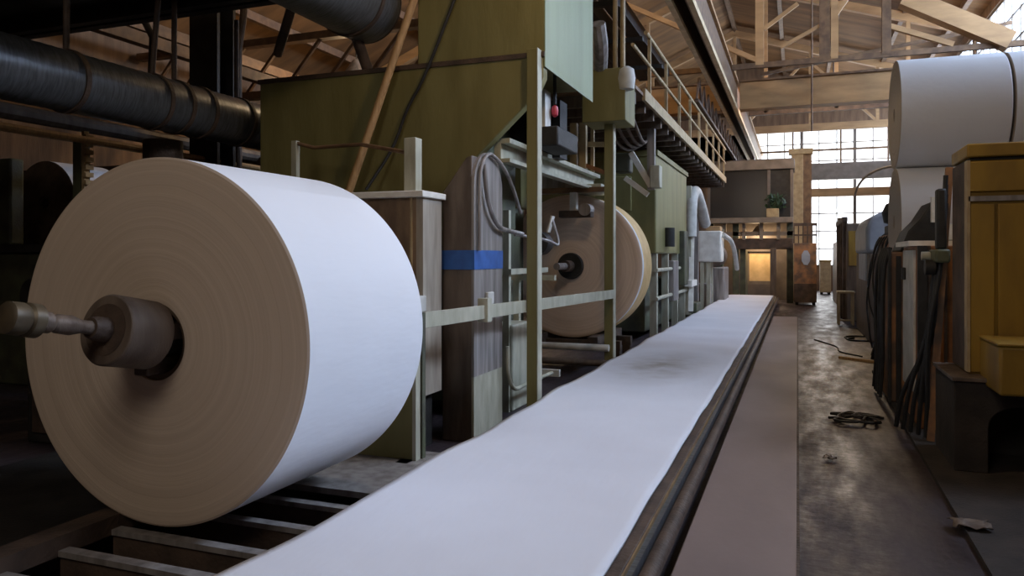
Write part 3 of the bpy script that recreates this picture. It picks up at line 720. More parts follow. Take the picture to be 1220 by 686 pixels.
for x in (BX0, -2.25, -.36): MB().box(x, x + .22, BY + .1, BY + .34, 0, 2.95).build('portal_leg', M['green_dark'], bo, bevel=.01)
MB().box(-.92, -.72, BY - .1, BY + .1, 0, 2.0).build('portal_leg', M['steel_brown'], bo, bevel=.01)
MB().box(BX0, BX1, BY + .1, BY + .3, 2.45, 2.6).build('portal_beam', M['beamgrey'], bo)
MB().box(-2.3, BX1, BY + .05, BY + .5, 1.95, 2.35).build('gear_housing', M['dark_brown'], bo, bevel=.03)
for x in (-2.6, -1.9, -1.3, -.7): MB().box(x, x + .12, BY, BY + .3, 2.3, 2.9).build('strut', M['beamgrey'], bo)
MB().box(-2.0, -1.8, BY + .3, BY + 1.6, 0, 1.95).build('inner_post', M['green_dark'], bo)
for x0, x1, z0, z1 in ((BX0, -1.86, 0, 3.0), (-.92, BX1, 0, 3.0), (-1.86, -.92, 1.88, 3.0), (-1.86, -.92, 0, .6)):
    MB().box(x0, x1, BY + 2.2, BY + 2.26, z0, z1).build('back_panel', M['booth'], bo)
pp = thing('potted_plant', (-.85, BY - .0, 3.1), 'small dark plant in a tan pot on the booth sill', 'potted plant')
MB().box(-1.05, -.62, BY - .22, BY - .02, 3.1, 3.42).build('pot', M['cream'], pp, bevel=.02)
lf = MB(); rr = random.Random(3)
for i in range(46):
    c_ = Vector((-.72 + rr.uniform(-.35, .38), BY - .13 + rr.uniform(-.12, .07), 3.5 + rr.uniform(-.08, .42)))
    d_ = Vector((rr.uniform(-1, 1), rr.uniform(-1, 1), rr.uniform(-.3, 1))).normalized() * .11; s_ = d_.orthogonal().normalized() * .045
    lf.add([c_ - d_, c_ + s_, c_ + d_, c_ - s_], [(0, 1, 2, 3)])
    lf.bar((-.83, BY - .12, 3.4), c_, .012)
lf.build('foliage', M['plant'], pp, smooth=False)
wp = thing('lit_doorway_board', (-1.38, 31.4, 0), 'warm board standing in for a lit doorway behind the portal at conveyor end', 'hatch')
MB().box(-1.78, -1.0, 31.3, 31.36, .72, 1.8).build('board', M['doorway_glow'], wp)  # pale board in place of a lit doorway, its glow put into colour
MB().box(-1.86, -1.78, 31.28, 31.38, 0, 1.88).build('jamb', M['beamgrey'], wp); MB().box(-1.0, -.92, 31.28, 31.38, 0, 1.88).build('jamb', M['beamgrey'], wp)
MB().box(-1.86, -.92, 31.28, 31.38, 1.8, 1.88).build('head', M['beamgrey'], wp); MB().box(-1.78, -1.0, 31.26, 31.4, .6, .72).build('sill', M['beamgrey'], wp)

pl = thing('yellow_pillar', (.1, 30.6, 0), 'cream yellow steel pillar beside the booth with rusty brown flange', 'pillar')
a_ = atY(943, 190, 30.5); b_ = atY(957, 190, 30.5); c_ = atY(967, 190, 30.5)
MB().box(a_.x, b_.x, 30.5, 30.9, 0, 5.7).build('shaft', M['cream'], pl, bevel=.01)
MB().box(b_.x, c_.x, 30.55, 30.85, 0, 5.6).build('flange', M['rust_rod'], pl)
MB().box(a_.x - .1, c_.x + .05, 30.45, 30.95, 5.55, 5.75).build('cap', M['cream'], pl)
oc = thing('orange_cabinet', (.25, 28.3, 0), 'rusty orange control cabinet with grey panel right of the portal', 'cabinet')
a_ = atY(946, 290, 28.0); b_ = atY(973, 290, 28.0)
MB().box(a_.x, b_.x, 28, 28.8, .12, 2.15).build('body', M['rusty_orange'], oc, bevel=.02)
MB().box(a_.x, b_.x, 27.98, 28.8, .1, .75).build('lower_door', M['dark_brown'], oc, bevel=.01)
pn = atY(960, 307, 27.95)
MB().prism([(pn.x + .15 * math.cos(w), pn.z + .27 * math.sin(w)) for w in [2 * PI * k / 8 + PI / 8 for k in range(8)]], 'Y', 27.95, 28.0).build('gauge_panel', M['bluegrey'], oc)
for x in (a_.x + .04, b_.x - .14): MB().box(x, x + .1, 28.1, 28.7, 0, .12).build('foot', M['dark'], oc)
lt = MB()
for i in range(6):
    x = a_.x + (b_.x - a_.x) * i / 5; lt.box(x - .02, x + .02, 28.1, 28.15, 2.15, 2.85)
lt.box(a_.x, b_.x, 28.08, 28.17, 2.75, 2.85).box(a_.x, b_.x, 28.08, 28.17, 2.4, 2.46)
lt.build('top_rack', M['dark_brown'], oc)

# beams in front of far windows
xb0 = atY(957, 200, 36).x
bb = thing('crane_bridge', (2.4, 36.2, 5.08), 'wide grey brown crane bridge crossing before the far windows', 'beam')
MB().box(-.3, XR - .02, 36, 36.4, 5.08, 5.8).build('girder_box', M['beamgrey'], bb, bevel=.02)
MB().box(-.28, -.08, 36.05, 36.28, 0, 5.08).build('end_column', M['beamgrey'], bb)
bb = MB().box(-.2, XR - .02, 36.42, 36.8, 4.36, 4.72).build('cross_beam', M['timber'], bevel=.02)
tag(bb, 'narrow tan cross beam below the grey crane bridge', 'beam')
rl = thing('window_rail', (1.5, 38.5, 6.0), 'thin brown guard rail in front of upper far windows', 'rail')
MB().cyl((-2.5, 38.5, 6.7), (XR, 38.5, 6.7), .05).build('top_rail', M['rust_rod'], rl)
MB().cyl((-2.5, 38.5, 7.75), (XR, 38.5, 7.75), .05).build('top_rail', M['rust_rod'], rl)
for x in (-2, -.2, 1.9, 3.9): MB().box(x - .04, x + .04, 38.45, 38.55, 5.6, 7.75).build('post', M['rust_rod'], rl)

# ================================================================== RIGHT SIDE
rnd = random.Random(5)
pl_ = structure(MB().prism([(.86, -6), (5.2, -6), (5.2, 12.2), (1.02, 12.2)], 'Z', 0, .035).build('plinth_slab', M['plinth']), 'low oily concrete plinth under the yellow cabinet', 'plinth')
PZ = .035
yc = thing('yellow_cabinet', (2.0, 7.2, PZ), 'big ochre yellow machine cabinet at right, above a dark arched base', 'cabinet')
MB().box(1.28, 2.9, 6.92, 7.52, .76, 2.46).build('body', M['yellow'], yc, bevel=.01)
MB().box(1.26, 2.92, 6.88, 7.54, 2.485, 2.59).build('lid', M['yellow'], yc, bevel=.012)
MB().box(1.29, 2.9, 6.93, 7.5, 2.455, 2.49).build('lid_gap', M['dark'], yc)
MB().box(1.275, 2.9, 6.89, 6.93, 2.21, 2.45).build('upper_band', M['yellow'], yc, bevel=.008)
MB().box(1.27, 2.9, 6.89, 6.94, 2.135, 2.175).build('trim_bar', M['steel'], yc)
MB().box(1.285, 1.452, 6.895, 6.93, .78, 2.11).build('door', M['yellow'], yc, bevel=.006)
d2 = MB().box(1.475, 2.15, 6.895, 6.93, .78, 2.11).build('door', M['yellow'], yc, bevel=.006)
MB().box(2.05, 2.08, 6.86, 6.9, 1.4, 1.6).build('handle', M['steel'], d2)
MB().box(1.262, 1.283, 6.89, 7.0, .78, 2.46).build('edge_trim', M['cream'], yc)
MB().box(1.265, 1.28, 7.0, 7.52, .78, 2.46).build('side_panel', M['dark_brown'], yc)
ar = [(1.14, PZ), (1.37, PZ), (1.37, .38)] + [(1.37 + .2 - .2 * math.cos(w), .38 + .17 * math.sin(w)) for w in [PI / 2 * k / 6 for k in range(1, 7)]] + \
     [(2.15 - .2 + .2 * math.cos(w), .38 + .17 * math.sin(w)) for w in [PI / 2 * k / 6 for k in range(6, -1, -1)]] + [(2.15, PZ), (2.9, PZ), (2.9, .74), (1.14, .74)]
MB().prism(ar, 'Y', 6.7, 7.56).build('arched_base', M['plinth'], yc, bevel=.008)
MB().box(1.3, 2.3, 7.4, 7.5, PZ, .6).build('arch_shade', M['dark'], yc)  # dark plate added so the arch opening looks deep in shade
MB().box(1.12, 2.9, 6.66, 7.56, .735, .765).build('ledge', M['steel_brown'], yc, bevel=.004)
MB().box(1.35, 2.1, 6.28, 6.9, .70, 1.055).build('side_box', M['yellow'], yc, bevel=.02)
MB().box(1.34, 2.11, 6.27, 6.9, 1.055, 1.075).build('box_lid', M['yellow'], yc, bevel=.006)

# orange panelled machine behind
om = thing('panel_machine', (1.8, 8.8, PZ), 'orange brown panelled machine with pale grey side door behind yellow cabinet', 'machine')
MB().box(1.10, 2.7, 8.2, 9.35, PZ, 1.80).build('body', M['orange'], om, bevel=.01)
MB().box(1.075, 1.10, 8.42, 9.2, .35, 1.76).build('side_door', M['lightgrey'], om, bevel=.004)
MB().box(1.04, 1.075, 8.95, 9.05, 1.45, 1.58).build('knob', M['dark'], om, bevel=.01)
MB().box(1.02, 1.6, 8.3, 9.35, 1.80, 1.85).build('top_tray', M['pale_white'], om)
for x in (1.18, 1.32, 1.46): MB().box(x - .012, x + .012, 8.17, 8.2, PZ, 1.8).build('rib', M['dark_brown'], om)
MB().box(1.08, 1.16, 8.14, 8.2, .3, 1.8).build('edge_post', M['dark'], om)
# tarpaulin hood machine
dk = thing('hooded_machine', (1.8, 10, PZ), 'rusty brown machine with a peaked black hood in front of stacked rolls', 'machine')
MB().box(.98, 2.7, 9.6, 10.55, PZ, 1.75).build('body', M['rusty_orange'], dk, bevel=.02)
MB().box(.97, 1.0, 9.57, 9.66, PZ, 1.78).build('edge_post', M['dark'], dk)
MB().box(1.05, 1.1, 9.57, 9.6, PZ, 1.7).build('edge_post', M['dark'], dk)
for i in range(5):
    y = 9.62 + .2 * i
    MB().tube([(1.0, y, 1.8), (.93, y, 1.6), (.92 + .02 * (i % 2), y + rnd.uniform(-.2, .2), 1.0), (.93, y + rnd.uniform(-.2, .2), .5), (.9, y + .1, .06)], .02, smooth=2).build('hose', M['rubber'], dk)
hd = [atY(1068, 292, 9.9), atY(1078, 276, 9.9), atY(1092, 262, 9.9), atY(1106, 241, 9.9), atY(1130, 296, 9.9)]
MB().prism([(hd[0].x, 1.75), (hd[1].x, hd[1].z), (hd[2].x, hd[2].z), (hd[3].x, hd[3].z), (hd[4].x + .1, 1.75)], 'Y', 9.6, 10.4).build('hood', M['dark'], dk, bevel=.02)
q1 = atY(1110, 252, 9.55); MB().box(q1.x - .01, q1.x + .16, 9.5, 9.56, q1.z - .12, q1.z + .16).build('notice_sheet', M['pale_white'], dk)
q1 = atY(1122, 275, 9.55); MB().box(q1.x - .06, q1.x + .1, 9.5, 9.56, q1.z - .1, q1.z + .07).build('notice_sheet', M['pale_white'], dk)
# leaning post and hoses between cabinet and panel machine
lp = MB().bar(atY(1131, 200, 7.95), (1.12, 7.7, PZ), .06).build('leaning_post', M['rusty_orange'])
tag(lp, 'brown leaning post beside the left edge of yellow cabinet', 'post')
HG = 'dark hoses drooping beside the yellow cabinet'
names = ['outermost', 'second', 'third', 'fourth', 'innermost']
for i in range(5):
    y = 7.68 + .06 * i; x0 = 1.19 + .01 * i
    pts = [(x0 + .05, y, 2.42 - .08 * i), (x0 + .03, y - .02, 2.0), (x0 - .02 + rnd.uniform(-.04, .03), y, 1.5), (x0 - .05 + rnd.uniform(-.07, .05), y - .03, 1.0), (x0 - .09 - .05 * i, y + .02 + .03 * i, .45), (x0 - .10 - .06 * i, y + .05 + .04 * i, PZ + .024)]
    h = MB().tube(pts, .021, smooth=2).build('hose', M['rubber'])
    tag(h, f'black hose hanging left of yellow cabinet, {names[i]} of the five', 'hose', HG)
vb = thing('valve_block', (1.2, 7.95, 1.4), 'dark green valve block among hoses left of the yellow cabinet', 'valve block')
MB().box(1.14, 1.26, 7.56, 7.95, 1.64, 1.76).build('block', M['green_dark'], vb, bevel=.02)
MB().cyl((1.08, 7.72, 1.6), (1.16, 7.72, 1.6), .07).build('hand_wheel', M['dark'], vb)
MB().cyl((1.07, 7.85, 1.7), (1.16, 7.85, 1.7), .04).build('cap', M['green_pale'], vb)
MB().box(1.16, 1.24, 7.62, 7.74, 1.76, 2.3).build('manifold', M['dark'], vb, bevel=.02)

# stacked rolls
RR = .72
YS = 11.38
SG = 'paper rolls stacked behind the right machines'
lab = [('lower', 'greyish paper roll at the bottom of the right stack, behind the hooded machine', 0), ('mid', 'shaded paper roll second from the floor in the right stack', 1), ('top', 'big white paper roll on top of the stack at upper right', 2)]
for k, (n, l, i) in enumerate(lab):
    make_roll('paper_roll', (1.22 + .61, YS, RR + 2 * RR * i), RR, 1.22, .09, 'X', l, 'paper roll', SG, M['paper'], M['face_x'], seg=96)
lab2 = ['bottom paper roll of the outer column, against the right wall side', 'middle paper roll of the outer column behind the right stack', 'white paper roll at the right frame edge beside the top roll']
for i in range(3):
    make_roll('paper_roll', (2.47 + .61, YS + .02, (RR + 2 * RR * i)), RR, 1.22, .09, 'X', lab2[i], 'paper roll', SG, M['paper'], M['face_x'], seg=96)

# far right row of machines
hm = thing('hose_machine', (2.0, 13.8, 0), 'orange brown machine draped in black hoses beyond the stacked rolls', 'machine')
MB().box(1.36, 2.9, 12.7, 15.0, 0, 2.05).build('body', M['rusty_orange'], hm, bevel=.02)
MB().box(1.34, 1.36, 13.0, 13.6, .3, 1.9).build('side_panel', M['orange'], hm)
MB().box(1.34, 1.36, 14.3, 14.9, .2, 2.0).build('side_panel', M['dark_brown'], hm)
MB().lathe([(.06, 0), (.17, .04), (.2, .2), (.14, .34), (.05, .38)], (1.48, 13.6, 2.2), (0, 0, 1), 20).build('filter_pot', M['dark'], hm)
MB().box(1.36, 2.4, 12.9, 14.0, 2.05, 2.2).build('head_box', M['dark'], hm, bevel=.02)
for i in range(6):
    y = 12.74 + .38 * i + rnd.uniform(-.1, .1)
    pts = [(1.45, y, 2.1), (1.28, y + .05, 1.95), (1.25 + rnd.uniform(-.08, .04), y + rnd.uniform(-.5, .5), 1.4), (1.24 + rnd.uniform(-.09, .04), y + rnd.uniform(-.6, .6), .9), (1.25 + rnd.uniform(-.08, .04), y + rnd.uniform(-.5, .5), .45), (1.22 + rnd.uniform(-.12, .05), y + rnd.uniform(-.4, .4), .05)]
    MB().tube(pts, .015, smooth=2).build('hose', M['rubber'], hm)
gh = thing('covered_machine', (2.0, 18, 0), 'brown machine under a blue grey rounded cover, far right row', 'machine')
MB().box(1.32, 2.9, 16.4, 19.8, 0, 1.75).build('body', M['steel_brown'], gh, bevel=.03)
cvp = [(1.28, 1.75), (1.28, 2.25), (1.36, 2.48), (1.6, 2.6), (2.6, 2.6), (2.9, 1.75)]
MB().prism(cvp, 'Y', 16.6, 19.6).build('cover', M['bluegrey'], gh, bevel=.08)
MB().box(1.29, 1.32, 16.8, 18.6, 1.2, 1.75).build('side_panel', M['bluegrey'], gh)
ym = thing('stacker_machine', (2.2, 23, 0), 'brown stacking machine with a yellow side panel beyond blue grey cover', 'machine')
MB().box(1.18, 3.0, 21.4, 25.2, 0, 2.55).build('body', M['steel_brown'], ym, bevel=.03)
MB().box(1.15, 1.18, 21.6, 22.9, 1.45, 2.3).build('side_panel', M['yellow'], ym, bevel=.01)
for y in (21.5, 22.4, 23.3, 24.4): MB().box(1.10, 1.22, y, y + .1, 0, 2.7).build('upright', M['dark_brown'], ym)
MB().box(1.10, 1.22, 21.4, 25.2, 2.6, 2.72).build('rail', M['dark_brown'], ym)
MB().box(1.24, 1.62, 21.36, 21.4, 1.45, 2.35).build('front_panel', M['yellow'], ym, bevel=.006)
fm = thing('end_machine', (2.4, 29, 0), 'farthest brown machine in the right row near the bright windows', 'machine')
MB().box(1.27, 3.2, 26.6, 31.5, 0, 2.2).build('body', M['steel_brown'], fm, bevel=.04)
MB().box(1.4, 3.0, 27.2, 29.2, 2.2, 2.75).build('head', M['dark_brown'], fm, bevel=.04)
MB().cyl((1.5, 30.2, 2.2), (1.5, 30.2, 3.1), .12).build('stack_pipe', M['dark_brown'], fm)
a_ = atz(1006, 370, 0)
sl = thing('metal_stool', (1.12, 20.55, 0), 'small cream open metal trestle standing in the aisle by the far machines', 'trestle')
sy, sx = 20.55, 1.12
for dx in (-.16, .16):
    for dy in (-.22, .22): MB().box(sx + dx - .025, sx + dx + .025, sy + dy - .025, sy + dy + .025, 0, .78).build('leg', M['cream'], sl)
MB().box(sx - .2, sx + .2, sy - .26, sy + .26, .78, .83).build('top', M['cream'], sl, bevel=.008)
MB().box(sx - .18, sx + .18, sy - .235, sy - .205, .1, .14).build('stretcher', M['cream'], sl)
ap = MB().tube([(1.5, 23.0, 2.7), (1.45, 22.7, 3.4), (1.6, 21.8, 3.75), (1.9, 20.5, 3.85), (2.2, 19.5, 3.8), (2.3, 19.2, 2.55)], .03, smooth=2).build('arched_pipe', M['beamgrey'])
tag(ap, 'thin grey pipe arching over the far right machines before the window', 'pipe')
yb = thing('lit_doorway_box', (1.1, 36.5, 0), 'yellow box standing in for a lit doorway at the far end of the aisle', 'stand-in')
a_ = atY(977, 320, 36); b_ = atY(990, 320, 36)
MB().box(a_.x, b_.x, 36, 37, .1, 1.45).build('body', M['cream'], yb, bevel=.02)  # yellow box stands in for warm light in a far doorway
MB().box(a_.x - .03, b_.x + .03, 35.97, 37.03, 1.45, 1.52).build('lid', M['yellow'], yb, bevel=.01)
for x in (a_.x + .02, b_.x - .12): MB().box(x, x + .1, 36.1, 36.9, 0, .1).build('lit_doorway_box_foot', M['dark'], yb)

# floor litter in the aisle
def coil(loc, pts, r, label, name='cable', m='rubber'):
    o = MB().tube([(loc[0] + p[0], loc[1] + p[1], r + p[2] if len(p) > 2 else r) for p in pts], r, smooth=2).build(name, M[m])
    tag(o, label, 'cable'); return o
a_ = atz(1025, 500, 0)
pts = []
rn = random.Random(11)
for i in range(26): 
    w = i * .9; q_ = .3 + .9 * rn.random(); pts.append((.30 * math.cos(w) * q_ + .1 * rn.uniform(-1, 1), .34 * math.sin(w) * q_ + .12 * rn.uniform(-1, 1), (.005 * i) % .035))
coil(a_, pts, .014, 'tangled black cable heap on the aisle floor nearest the viewer')
a_ = atz(1025, 405, 0)
coil(a_, [(-.25, 0), (-.28, .5), (.1, .7), (.5, .3), (.35, -.2), (-.1, -.35), (-.3, -.1), (-.1, .2)], .018, 'thin black hose ring on the floor below the hose machine')
a_ = atz(985, 412, 0)
coil(a_, [(-.2, 1.0), (0, .4), (.2, -.2), (.15, -1.0), (.5, -1.5)], .012, 'thin dark cord lying across the middle of the aisle')
a_ = atz(1000, 427, 0); b_ = atz(1045, 433, 0)
tag(MB().bar(a_ + Vector((0, 0, .02)), b_ + Vector((0, 0, .02)), .05, .04).build('wooden_batten', M['wood']), 'wooden batten lying on the aisle floor behind the cable heap', 'batten')
a_ = atz(1155, 628, PZ)
def scrap(c, sc, seed, label, m='plinth'):
    r_ = random.Random(seed); mb = MB(); n = 5
    vs = [(c[0] + sc * (i / n - .5) * 1.0 + r_.uniform(-.015, .015), c[1] + sc * (j / n - .5) * .8 + r_.uniform(-.015, .015), c[2] + .012 + r_.uniform(0, .035)) for j in range(n + 1) for i in range(n + 1)]
    mb.add(vs, [(j * (n + 1) + i, j * (n + 1) + i + 1, (j + 1) * (n + 1) + i + 1, (j + 1) * (n + 1) + i) for j in range(n) for i in range(n)])
    o = mb.build('paper_scrap', M[m]); s_ = o.modifiers.new('t', 'SOLIDIFY'); s_.thickness = .006
    return tag(o, label, 'scrap')
scrap(a_, .20, 2, 'crumpled brown scrap on the plinth at lower right', 'steel_brown')
a_ = atz(988, 548, 0); scrap(a_, .09, 4, 'small pale scrap on the aisle floor in front of the cable heap', 'steel')

# ================================================================== LEFT BACKGROUND
def duct(name, p, q, r, bands, label):
    p, q = Vector(p), Vector(q); L = (q - p).length; d = (q - p).normalized()
    o = thing(name, ((p + q) / 2) - Vector((0, 0, r)), label, 'duct')
    n = int(L / .11); prof = []
    for i in range(n + 1):
        t_ = L * i / n; prof.append((r, t_))
        if i < n: prof.append((r + .005, t_ + L / n * .5)) 
    MB().lathe(prof, p, d, 48).build('spiral_tube', M['duct'], o)
    for t_ in bands:
        MB().lathe([(r + .004, -.025), (r + .02, -.025), (r + .02, .025), (r + .004, .025)], p + d * t_, d, 48, closed=True).build('band', M['dark_brown'], o)
        c_ = p + d * t_
    return o
d1 = duct('spiral_duct', (-6.5, 2.6, 3.36), (-6.5, 8.3, 3.36), .285, (2.62, 3.64, 3.95, 4.3, 4.95), 'long dark spiral duct crossing at upper left above the big roll')
for t_ in (2.62, 3.64, 3.95, 4.95):
    y = 2.6 + t_
    MB().cyl((-6.5, y, 3.64), (-6.5 + (.1 if t_ == 3.64 else 0), y, 4.62), .03).build('hanger', M['dark_brown'], d1)
d2 = duct('spiral_duct', (-4.38, 3.8, 4.42), (-4.38, 7.15, 4.42), .40, (1.4, 3.0), 'dark duct ending at the green housing, high above the diagonal pole')
MB().cyl((-4.45, 7.27, 3.75), (-4.45, 7.0, 4.1), .06).build('drain_pipe', M['dark_brown'], d2)
MB().lathe([(.2, 0), (.40, .0), (.40, .06), (.2, .06)], (-4.38, 7.12, 4.42), (0, 1, 0), 48).build('end_flange', M['dark_brown'], d2)
MB().cyl((-5.3, 6.8, 3.9), (-4.66, 6.3, 4.4), .05).build('stay', M['dark_brown'], d2)
# mezzanine overhead
mz = thing('mezzanine_deck', (-8, 3.5, 4.6), 'black underside of a mezzanine deck hanging over the upper left', 'mezzanine')
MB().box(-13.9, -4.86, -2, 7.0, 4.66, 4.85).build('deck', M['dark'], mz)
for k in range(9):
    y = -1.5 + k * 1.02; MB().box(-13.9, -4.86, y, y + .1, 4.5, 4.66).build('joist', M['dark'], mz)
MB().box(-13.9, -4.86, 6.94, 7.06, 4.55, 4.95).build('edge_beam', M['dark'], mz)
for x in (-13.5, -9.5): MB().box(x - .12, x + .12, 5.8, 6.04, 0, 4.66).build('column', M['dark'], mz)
col = thing('iron_column', (-7.4, 8.0, 0), 'black iron column standing behind the long spiral duct', 'column')
a_ = atY(229, 60, 8.0); b_ = atY(262, 60, 8.0)
MB().box(a_.x, b_.x, 7.95, 8.0, 0, 7.6).build('flange', M['dark'], col); MB().box(a_.x, b_.x, 8.25, 8.3, 0, 7.6).build('flange', M['dark'], col)
MB().box((a_.x + b_.x) / 2 - .03, (a_.x + b_.x) / 2 + .03, 8.0, 8.25, 0, 7.6).build('web', M['dark'], col)
MB().box(a_.x - .1, b_.x + .1, 7.85, 8.4, 0, .04).build('base_plate', M['dark'], col)
gp = thing('green_upright', (-7.3, 6.2, 0), 'thin dark green upright under the long duct at left', 'upright')
a_ = atY(97, 170, 6.3)
MB().box(a_.x - .06, a_.x + .06, 6.24, 6.36, 0, 3.05).build('shaft', M['green_dark'], gp)
MB().box(a_.x - .14, a_.x + .14, 6.2, 6.4, 0, .03).build('foot', M['dark'], gp)
a2_ = MB()
for i in range(7): a2_.box(a_.x + .13, a_.x + .19, 6.2, 6.3, 2.5 + .085 * i, 2.55 + .085 * i)
a2_.box(a_.x + .1, a_.x + .14, 6.22, 6.28, .4, 3.1)
a2_.build('terminal_strip', M['cream'], gp)
def spipe(pts, r, label, m='rust_rod'):
    o = MB().tube(pts, r).build('pipe', M[m]); tag(o, label, 'pipe', 'thin pipes around the long duct'); return o
spipe([(-8.2, 1.5, 3.95), (-8.2, 14, 3.95)], .05, 'thin brown pipe running just above the long duct')
spipe([(-8.8, 1.5, 4.3), (-8.8, 14, 4.3)], .05, 'upper thin brown pipe beneath the mezzanine edge')
spipe([(-7.4, 1.5, 2.99), (-7.4, 9.6, 2.99)], .04, 'thin ochre pipe running below the long duct', 'wood')
spipe([(-8.0, 1.5, 3.27), (-8.0, 12, 3.27)], .09, 'thick grey pipe running below the long duct', 'steel_brown')
spipe([atY(165, 10, 8.4), atY(182, 45, 8.4), atY(180, 100, 8.4), Vector((atY(180, 100, 8.4).x, 8.4, 1.85))], .05, 'bent dark pipe dropping to the duct left of the iron column', 'dark')
spipe([atY(292, -20, 8.6), atY(290, 20, 8.6), atY(284, 60, 8.6), atY(284, 140, 8.6), Vector((atY(284, 140, 8.6).x, 8.6, 0))], .05, 'dark pipe dropping to the duct right of the iron column', 'dark_brown')
spipe([(-9.6, 1.5, 3.35), (-9.6, 12, 3.35)], .04, 'second ochre pipe, deeper in the dark below the long duct', 'wood')
tag(MB().cyl((-7.0, 6.9, 0), (-7.02, 6.9, 3.06), .22).build('stand_pipe', M['dark_brown']), 'thick dark brown stand pipe under the long duct', 'pipe')
# grating / lattice behind duct (warm-lit)
sk = thing('roof_lattice', (-10, 13, 5), 'brown lattice girder spanning beyond the long duct', 'girder')
MB().box(-13.9, -6.2, 12.9, 13.1, 5.0, 5.15).build('lower_chord', M['rust_rod'], sk); MB().box(-13.9, -6.2, 12.9, 13.1, 6.1, 6.25).build('upper_chord', M['rust_rod'], sk)
for i in range(8):
    x = -13.8 + i * .95
    MB().bar((x, 13, 5.1), (x + .95, 13, 6.15), .06).build('diagonal', M['rust_rod'], sk)

for k, (x, z, l) in enumerate([(-10.2, 5.3, 'lowest roof-side beam over the left bay'), (-11.2, 5.9, 'middle roof-side beam over the left bay'), (-12.2, 6.3, 'uppermost roof-side beam over the left bay')]):
    tag(MB().box(x - .09, x + .09, 7.2, 30, z - .1, z + .1).build('long_beam', M['rust_rod']), l, 'beam', 'brown beams over the left bay')
ds = thing('dark_bay_filler', (-10.5, 13, 0), 'added black drum bank that darkens the left bay beyond the long duct', 'machine')
MB().box(-13.6, -6.4, 9.9, 16, 0, 1.6).build('base', M['dark'], ds)  # invented black bulk, added so the lower left bay stays dark
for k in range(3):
    MB().cyl((-13.4, 10.7 + 1.9 * k, 2.5), (-6.6, 10.7 + 1.9 * k, 2.5), .85, seg=32).build('filler_drum', M['dark'], ds)
    MB().box(-6.6, -6.45, 10.6 + 1.9 * k, 10.8 + 1.9 * k, 1.6, 3.3).build('filler_stand', M['dark_brown'], ds)
MB().box(-13.6, -6.4, 9.75, 9.85, 1.0, 3.1).build('filler_front', M['dark'], ds)
MB().box(-13.6, -6.4, 9.7, 9.9, 3.1, 3.25).build('filler_beam', M['dark_brown'], ds)
for x in (-12.5, -10.2, -7.9): MB().box(x, x + .15, 9.7, 9.88, 0, 3.1).build('filler_post', M['dark_brown'], ds)
# dark machines at the left edge
lm = thing('dark_press', (-9.3, 8, 0), 'dark green press machine in the shadows at the left frame edge', 'machine')
MB().box(-11.5, -7.9, 7.0, 9.4, 0, 1.75).build('body', M['green_dark'], lm, bevel=.03)
MB().box(-8.5, -7.95, 6.8, 7.0, .4, 1.5).build('panel', M['dark'], lm, bevel=.02)
MB().box(-11.5, -7.9, 6.9, 9.5, 1.75, 1.85).build('top_plate', M['dark'], lm)
MB().box(atY(-70, 200, 7.0).x, atY(12, 200, 7.0).x, 7.0, 7.2, 1.85, 3.0).build('upright', M['green_dark'], lm, bevel=.03)
MB().cyl((-9.0, 6.75, 1.2), (-9.0, 7.0, 1.2), .22).build('hand_wheel', M['dark'], lm)
a_ = atY(52, 236, 7.9)
make_roll('paper_roll', (a_.x, 8.35, 1.85 + .62), .62, .9, .1, 'Y', 'small shadowed paper roll on the dark press at the left', 'paper roll', None, M['paper'], M['kraft'], seg=80)
lk = thing('low_cabinet', (-5.6, 5.5, 0), 'low black cabinet in the dark behind the left of the big roll', 'cabinet')
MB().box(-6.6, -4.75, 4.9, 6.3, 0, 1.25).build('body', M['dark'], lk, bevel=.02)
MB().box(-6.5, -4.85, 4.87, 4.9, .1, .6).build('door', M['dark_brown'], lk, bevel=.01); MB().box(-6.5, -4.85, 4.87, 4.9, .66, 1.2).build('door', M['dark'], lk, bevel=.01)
pk = MB().box(-5.5, -3.72, 1.0, 4.6, .02, .15).build('floor_plate', M['dark']); tag(pk, 'dark steel floor plate left of the big roll', 'plate')

# leaning pole and cable on hopper
po = MB().cyl((-5.27, 6.7, 0.0), (-3.72, 7.12, 4.62), .042).build('wooden_pole', M['wood'])
tag(po, 'long pale wooden pole leaning diagonally against the green hopper', 'pole')
ca = MB().tube([atY(545, -10, 7.16), atY(505, 95, 7.14), atY(484, 130, 7.14), atY(470, 175, 7.12), atY(436, 226, 6.9)], .017, smooth=2).build('cable', M['rubber'])
tag(ca, 'dark cable running diagonally down the green hopper right of the pole', 'cable')

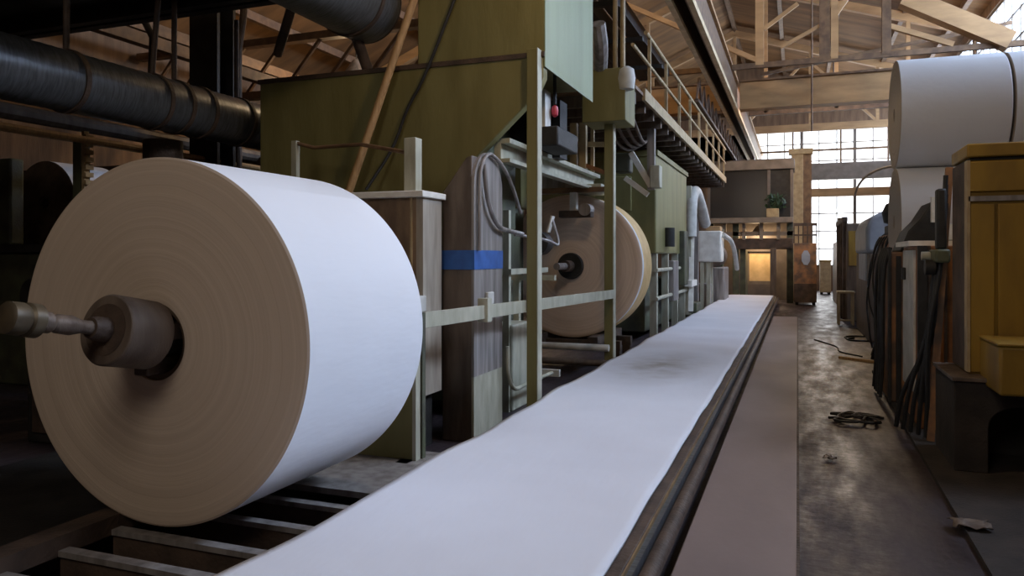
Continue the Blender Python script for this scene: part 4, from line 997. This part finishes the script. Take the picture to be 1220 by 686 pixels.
# ================================================================== LIGHT
W = bpy.data.worlds.new('sky'); S.world = W; W.use_nodes = True
bg = W.node_tree.nodes['Background']; bg.inputs['Color'].default_value = (.93, .96, 1, 1); bg.inputs['Strength'].default_value = 1.6
def area(name, loc, rot, sx, sy, power, col):
    l = bpy.data.lights.new(name, 'AREA'); l.shape = 'RECTANGLE'; l.size = sx; l.size_y = sy; l.energy = power; l.color = col
    o = bpy.data.objects.new(name, l); COL.objects.link(o); o.location = loc; o.rotation_euler = rot; return o
o = area('near_clerestory_fill', (XR + .5, 6.6, 7.75), (0, 0, 0), 5.0, 2.2, 245, (.66, .78, 1.0))
o.rotation_euler = (Vector((-2.2, 3.6, 1.0)) - Vector((XR + .5, 6.6, 7.75))).to_track_quat('-Z', 'Y').to_euler()
o.data.spread = math.radians(75)  # narrow aimed beam, added to brighten the side of the big roll
for i, (a, b) in enumerate(bays[1:]):
    # daylight through the clerestory: outside the glass, facing -X and down
    o = area('clerestory_daylight', (XR + .5, (a + b) / 2, 7.75), (0, 0, 0), 6.0, 2.2, (1000, 850, 750, 700, 700)[i], (.60, .75, 1.0))
    d_ = Vector((-1, 0, -.42)); o.rotation_euler = d_.to_track_quat('-Z', 'Y').to_euler()
    # keep long side along Y
    o.data.size, o.data.size_y = 5.6, 2.2
o = area('far_window_daylight', (1.4, YF + .6, 4.6), (0, 0, 0), 7.0, 6.6, 900, (1, .96, .9))
o.rotation_euler = Vector((0, -1, -.05)).to_track_quat('-Z', 'Y').to_euler()

# warm unseen lamps, added to brighten roof, rolls and doorway board
for i, (x, y, z, p) in enumerate([(-9.5, 15, 5.9, 170), (-9.5, 24, 5.9, 200), (-1.6, -2.2, 5.2, 300), (-5.5, 15, 8.4, 420), (1.0, 24.3, 6.42, 420), (-.8, 5.2, 5.4, 110), (-1.4, 30.5, 2.55, 110)]):
    r = thing('added_lamp', (x, y, z), ['added warm lamp hung over the left ducts', 'added warm lamp hung far over the left bay', 'added warm lamp hung in front of the big roll', 'added warm lamp hung high over the walkway', 'added warm lamp hung behind the deep tie beam', 'added warm lamp hung over the near conveyor', 'small added warm lamp under the booth portal'][i], 'lamp', 'added warm lamps')
    MB().lathe([(.05, .32), (.08, .3), (.25, .05), (.27, 0), (.24, 0), (.06, .27)], (x, y, z), (0, 0, 1), 24, closed=True).build('added_lamp_shade', M['steel'], r)
    MB().cyl((x, y, z + .3), (x, y, roofz(x) - .02 if y < 30 else 3.0), .015).build('added_lamp_stem', M['dark'], r)
    l = bpy.data.lights.new('added_lamp_light', 'POINT'); l.energy = p; l.color = (1, .90, .79) if y < 0 else (1, .70, .40); l.shadow_soft_size = 1.0 if y < 0 else .2
    lo = bpy.data.objects.new('added_lamp_light', l); COL.objects.link(lo); lo.location = (x, y, z - .12)

# ================================================================== CAMERA
cam = bpy.data.cameras.new('camera'); co = bpy.data.objects.new('camera', cam); COL.objects.link(co)
co.location = (0, 0, H); co.rotation_euler = (PI / 2, 0, AL)
cam.sensor_width = 36; cam.lens = 36 * FOC / 1220; cam.shift_y = -(343 - 305) / 1220; cam.clip_start = .05; cam.clip_end = 200
S.camera = co
S.view_settings.view_transform = 'Standard'; S.view_settings.look = 'None'; S.view_settings.gamma = 1; S.view_settings.exposure = 0
S.view_settings.use_curve_mapping = False
S.cycles.max_bounces = 8; S.cycles.diffuse_bounces = 5; S.cycles.transparent_max_bounces = 12
S.cycles.sample_clamp_indirect = 4
